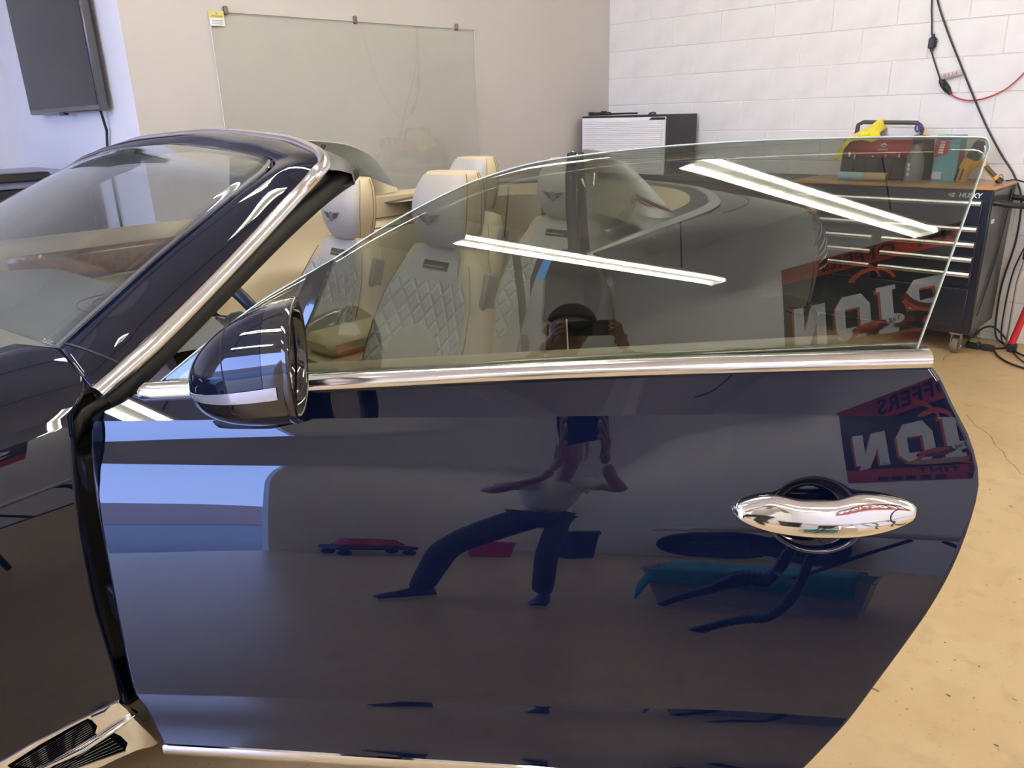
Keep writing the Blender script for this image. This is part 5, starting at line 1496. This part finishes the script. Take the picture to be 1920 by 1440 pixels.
# ---- the photographer, seen only as a reflection
mat('skin', (0.45, 0.24, 0.16), rough=0.55); mat('shirt_white', (0.72, 0.71, 0.68), rough=0.85, bump=(30, .3, .01)); mat('trouser_grey', (0.05, 0.05, 0.055), rough=0.85, bump=(25, .4, .012))
mat('shoe_black', (0.015, 0.016, 0.02), rough=0.5); mat('sole_white', (0.6, 0.6, 0.58), rough=0.6); mat('hair_dark', (0.03, 0.02, 0.015), rough=0.7)
def skin_obj(name, pts, edges, m, parent, root=0, sub=2):
    me = bpy.data.meshes.new(name); me.from_pydata([p[:3] for p in pts], edges, [])
    o = bpy.data.objects.new(name, me); COL.objects.link(o)
    md = o.modifiers.new('skin', 'SKIN'); md.use_smooth_shade = True
    for k, p in enumerate(pts):
        sv = me.skin_vertices[0].data[k]
        sv.radius = (p[3], p[4] if len(p) > 4 else p[3]); sv.use_root = (k == root)
    s_ = o.modifiers.new('sub', 'SUBSURF'); s_.levels = sub; s_.render_levels = sub
    me.materials.append(MATS[m])
    o.parent = parent
    return o
def chain(*pts):
    return list(pts), [(k, k + 1) for k in range(len(pts) - 1)]
PX, PY = -.28, -.62
hip = Vector((-.27, -.66, .90)); chest = Vector((-.20, -.60, 1.20)); neck = Vector((-.15, -.52, 1.40)); head = Vector((-.10, -.42, 1.535))
shL = Vector((-.36, -.56, 1.33)); shR = Vector((.02, -.56, 1.32)); elL = Vector((-.44, -.36, 1.12)); elR = Vector((.20, -.36, 1.13)); haL = Vector((-.105, -.085, 1.395)); haR = Vector((.100, -.085, 1.395))
knL = Vector((-.62, -.48, .50)); anL = Vector((-.78, -.62, .10)); knR = Vector((-.24, -.50, .50)); anR = Vector((-.29, -.62, .10))
hpL = hip + Vector((-.10, .02, -.06)); hpR = hip + Vector((.09, .02, -.06))
pts = [(*hip, .105, .085), (*chest, .105, .08), (*neck, .058), (*(head + Vector((-.012, -.03, -.06))), .06), (*head, .088, .105), (*(head + Vector((0, .0, .075))), .07, .085),
       (*shL, .048), (*elL, .040), (*haL.lerp(elL, .18), .028), (*shR, .048), (*elR, .040), (*haR.lerp(elR, .18), .028),
       (*hpL, .075), (*knL, .052), (*(anL - Vector((0, 0, .03))), .040), (*hpR, .075), (*knR, .052), (*(anR - Vector((0, 0, .03))), .040)]
edges = [(0, 1), (1, 2), (2, 3), (3, 4), (4, 5), (1, 6), (6, 7), (7, 8), (1, 9), (9, 10), (10, 11), (0, 12), (12, 13), (13, 14), (0, 15), (15, 16), (16, 17)]
person = skin_obj('person', pts, edges, 'skin', None)
tag(person, 'person in a white shirt and dark trousers leaning to hold up a phone', 'person')
# hands: palm and five fingers closing on the phone edges
fwv, upv = _fw, _up
for sg, ha, el in ((-1, haL, elL), (1, haR, elR)):
    edge = Vector((sg * .078, 0, CAM_H)) - fwv * .018
    wrist = ha.lerp(el, .18)
    palm = ha + Vector((sg * .005, .01, .0))
    hp_ = [(*wrist, .026), (*ha.lerp(wrist, .4), .024, .030), (*palm, .018, .032)]; he = [(0, 1), (1, 2)]
    for j in range(4):
        z = .030 - .020 * j; L_ = (.9, 1.0, .95, .8)[j]
        b0 = palm + upv * z * .9; k1 = b0 + (edge - palm) * .5 + upv * (z * .2) - fwv * .012 + Vector((sg * .014, 0, 0)); k2 = edge + upv * z + Vector((sg * .010, 0, 0)) + fwv * .002 * L_; k3 = edge + upv * z + Vector((-sg * .012 * L_, 0, 0)) + fwv * .001 - fwv * .012
        i0 = len(hp_); hp_ += [(*b0, .010), (*k1, .0088), (*k2, .0080), (*k3, .0070)]; he += [(2, i0), (i0, i0 + 1), (i0 + 1, i0 + 2), (i0 + 2, i0 + 3)]
    t0 = palm - upv * .03 - fwv * .01; t1 = edge - upv * .028 - fwv * .030 + Vector((sg * .012, 0, 0)); t2 = edge - upv * .012 - fwv * .024 + Vector((-sg * .020, 0, 0))
    i0 = len(hp_); hp_ += [(*t0, .012), (*t1, .010), (*t2, .009)]; he += [(1, i0), (i0, i0 + 1), (i0 + 1, i0 + 2)]
    skin_obj('hand', hp_, he, 'skin', person, sub=1)
# clothing
pts = [(*(hip + Vector((0, 0, .02))), .165, .138), (*(hip + Vector((.02, .01, .14))), .162, .138), (*chest, .172, .142), (*(neck + Vector((-.01, -.02, -.06))), .085, .075), (*shL, .085), (*shL.lerp(elL, .55), .068), (*shR, .085), (*shR.lerp(elR, .55), .068)]
skin_obj('shirt', pts, [(0, 1), (1, 2), (2, 3), (2, 4), (4, 5), (2, 6), (6, 7)], 'shirt_white', person)
pts = [(*hip, .150, .12), (*hpL, .105), (*knL, .078), (*(anL + Vector((0, 0, -.035))), .062), (*hpR, .105), (*knR, .078), (*(anR + Vector((0, 0, -.035))), .062)]
skin_obj('trousers', pts, [(0, 1), (1, 2), (2, 3), (0, 4), (4, 5), (5, 6)], 'trouser_grey', person)
q = MB(); q.grid([[head + Vector((.094 * math.cos(a) * math.sin(b), -.02 + .112 * math.sin(a) * math.sin(b), .035 + .115 * math.cos(b))) for a in [2 * PI * j / 20 for j in range(20)]] for b in [lerp(.02, 1.35, k / 8) for k in range(9)]], closed_u=True, cap0=True); q.build('hair', 'hair_dark', person, smooth=60)
for (ex, dx) in ((-.032, 0), (.032, 0)):
    q = MB(); q.lathe([(.001, -.012), (.009, -.009), (.012, 0), (.009, .009), (.001, .012)], lambda x, y, z: head + Vector((ex + x, .088 + y * .6, .012 + z * .8)), 10); q.build('eye', 'white_ink', person, smooth=60)
q = MB(); q.tube([head + Vector((0, .085, .015)), head + Vector((0, .108, -.018)), head + Vector((0, .092, -.028))], [.008, .013, .008], 8); q.build('nose', 'skin', person, smooth=60)
q = MB(); q.tube([head + Vector((-.022, .082, -.052)), head + Vector((0, .090, -.054)), head + Vector((.022, .082, -.052))], [.004, .007, .004], 8); q.build('mouth', 'carton_red', person, smooth=60)
for sg in (-1, 1):
    q = MB(); q.tube([head + Vector((sg * .090, -.01, .03)), head + Vector((sg * .100, -.015, .0)), head + Vector((sg * .090, -.01, -.03))], [.008, .012, .007], 8); q.build('ear', 'skin', person, smooth=60)
for an, dr in ((anL, Vector((-.75, .65, 0))), (anR, Vector((.05, 1, 0)))):
    d = dr.normalized(); e = Vector((-d.y, d.x, 0)); heel = Vector((an.x, an.y, 0)) - d * .07
    q = MB(); q.grid([[heel + d * l + e * (w * math.cos(a)) + Vector((0, 0, max(.022, .022 + h * max(0, math.sin(a))))) for a in [PI * j / 10 for j in range(11)]] for l, w, h in ((0, .032, .06), (.05, .038, .085), (.11, .042, .075), (.17, .047, .05), (.23, .046, .038), (.27, .032, .026))], cap0=True, cap1=True); q.build('shoe', 'shoe_black', person, smooth=60)
    q = MB(); rw = [(0, .034), (.05, .040), (.11, .044), (.17, .049), (.23, .048), (.272, .030)]
    poly = [heel + d * l + e * w for l, w in rw] + [heel + d * l - e * w for l, w in reversed(rw)]
    A = [q.p(p + Vector((0, 0, .001))) for p in poly]; B = [q.p(p + Vector((0, 0, .024))) for p in poly]
    q.face(*A); q.face(*B)
    for k in range(len(A)): q.face(A[k], A[(k + 1) % len(A)], B[(k + 1) % len(A)], B[k])
    q.build('sole', 'sole_white', person, smooth=30)
ph = thing('phone', 'dark phone held sideways in both hands', 'phone', Vector((0, 0, CAM_H)) - _fw * .026)
ph.rotation_euler = (-PITCH, 0, 0)
MB().rbox(-.074, .074, -.004, .004, -.036, .036, .003).build('case', 'black_plastic', ph)
MB().rbox(-.070, -.040, .004, .006, .004, .033, .0015).build('camera_plate', 'gloss_black', ph)
MB().box(-.070, .070, -.0046, -.004, -.033, .033).build('screen', 'screen_black', ph, smooth=0)
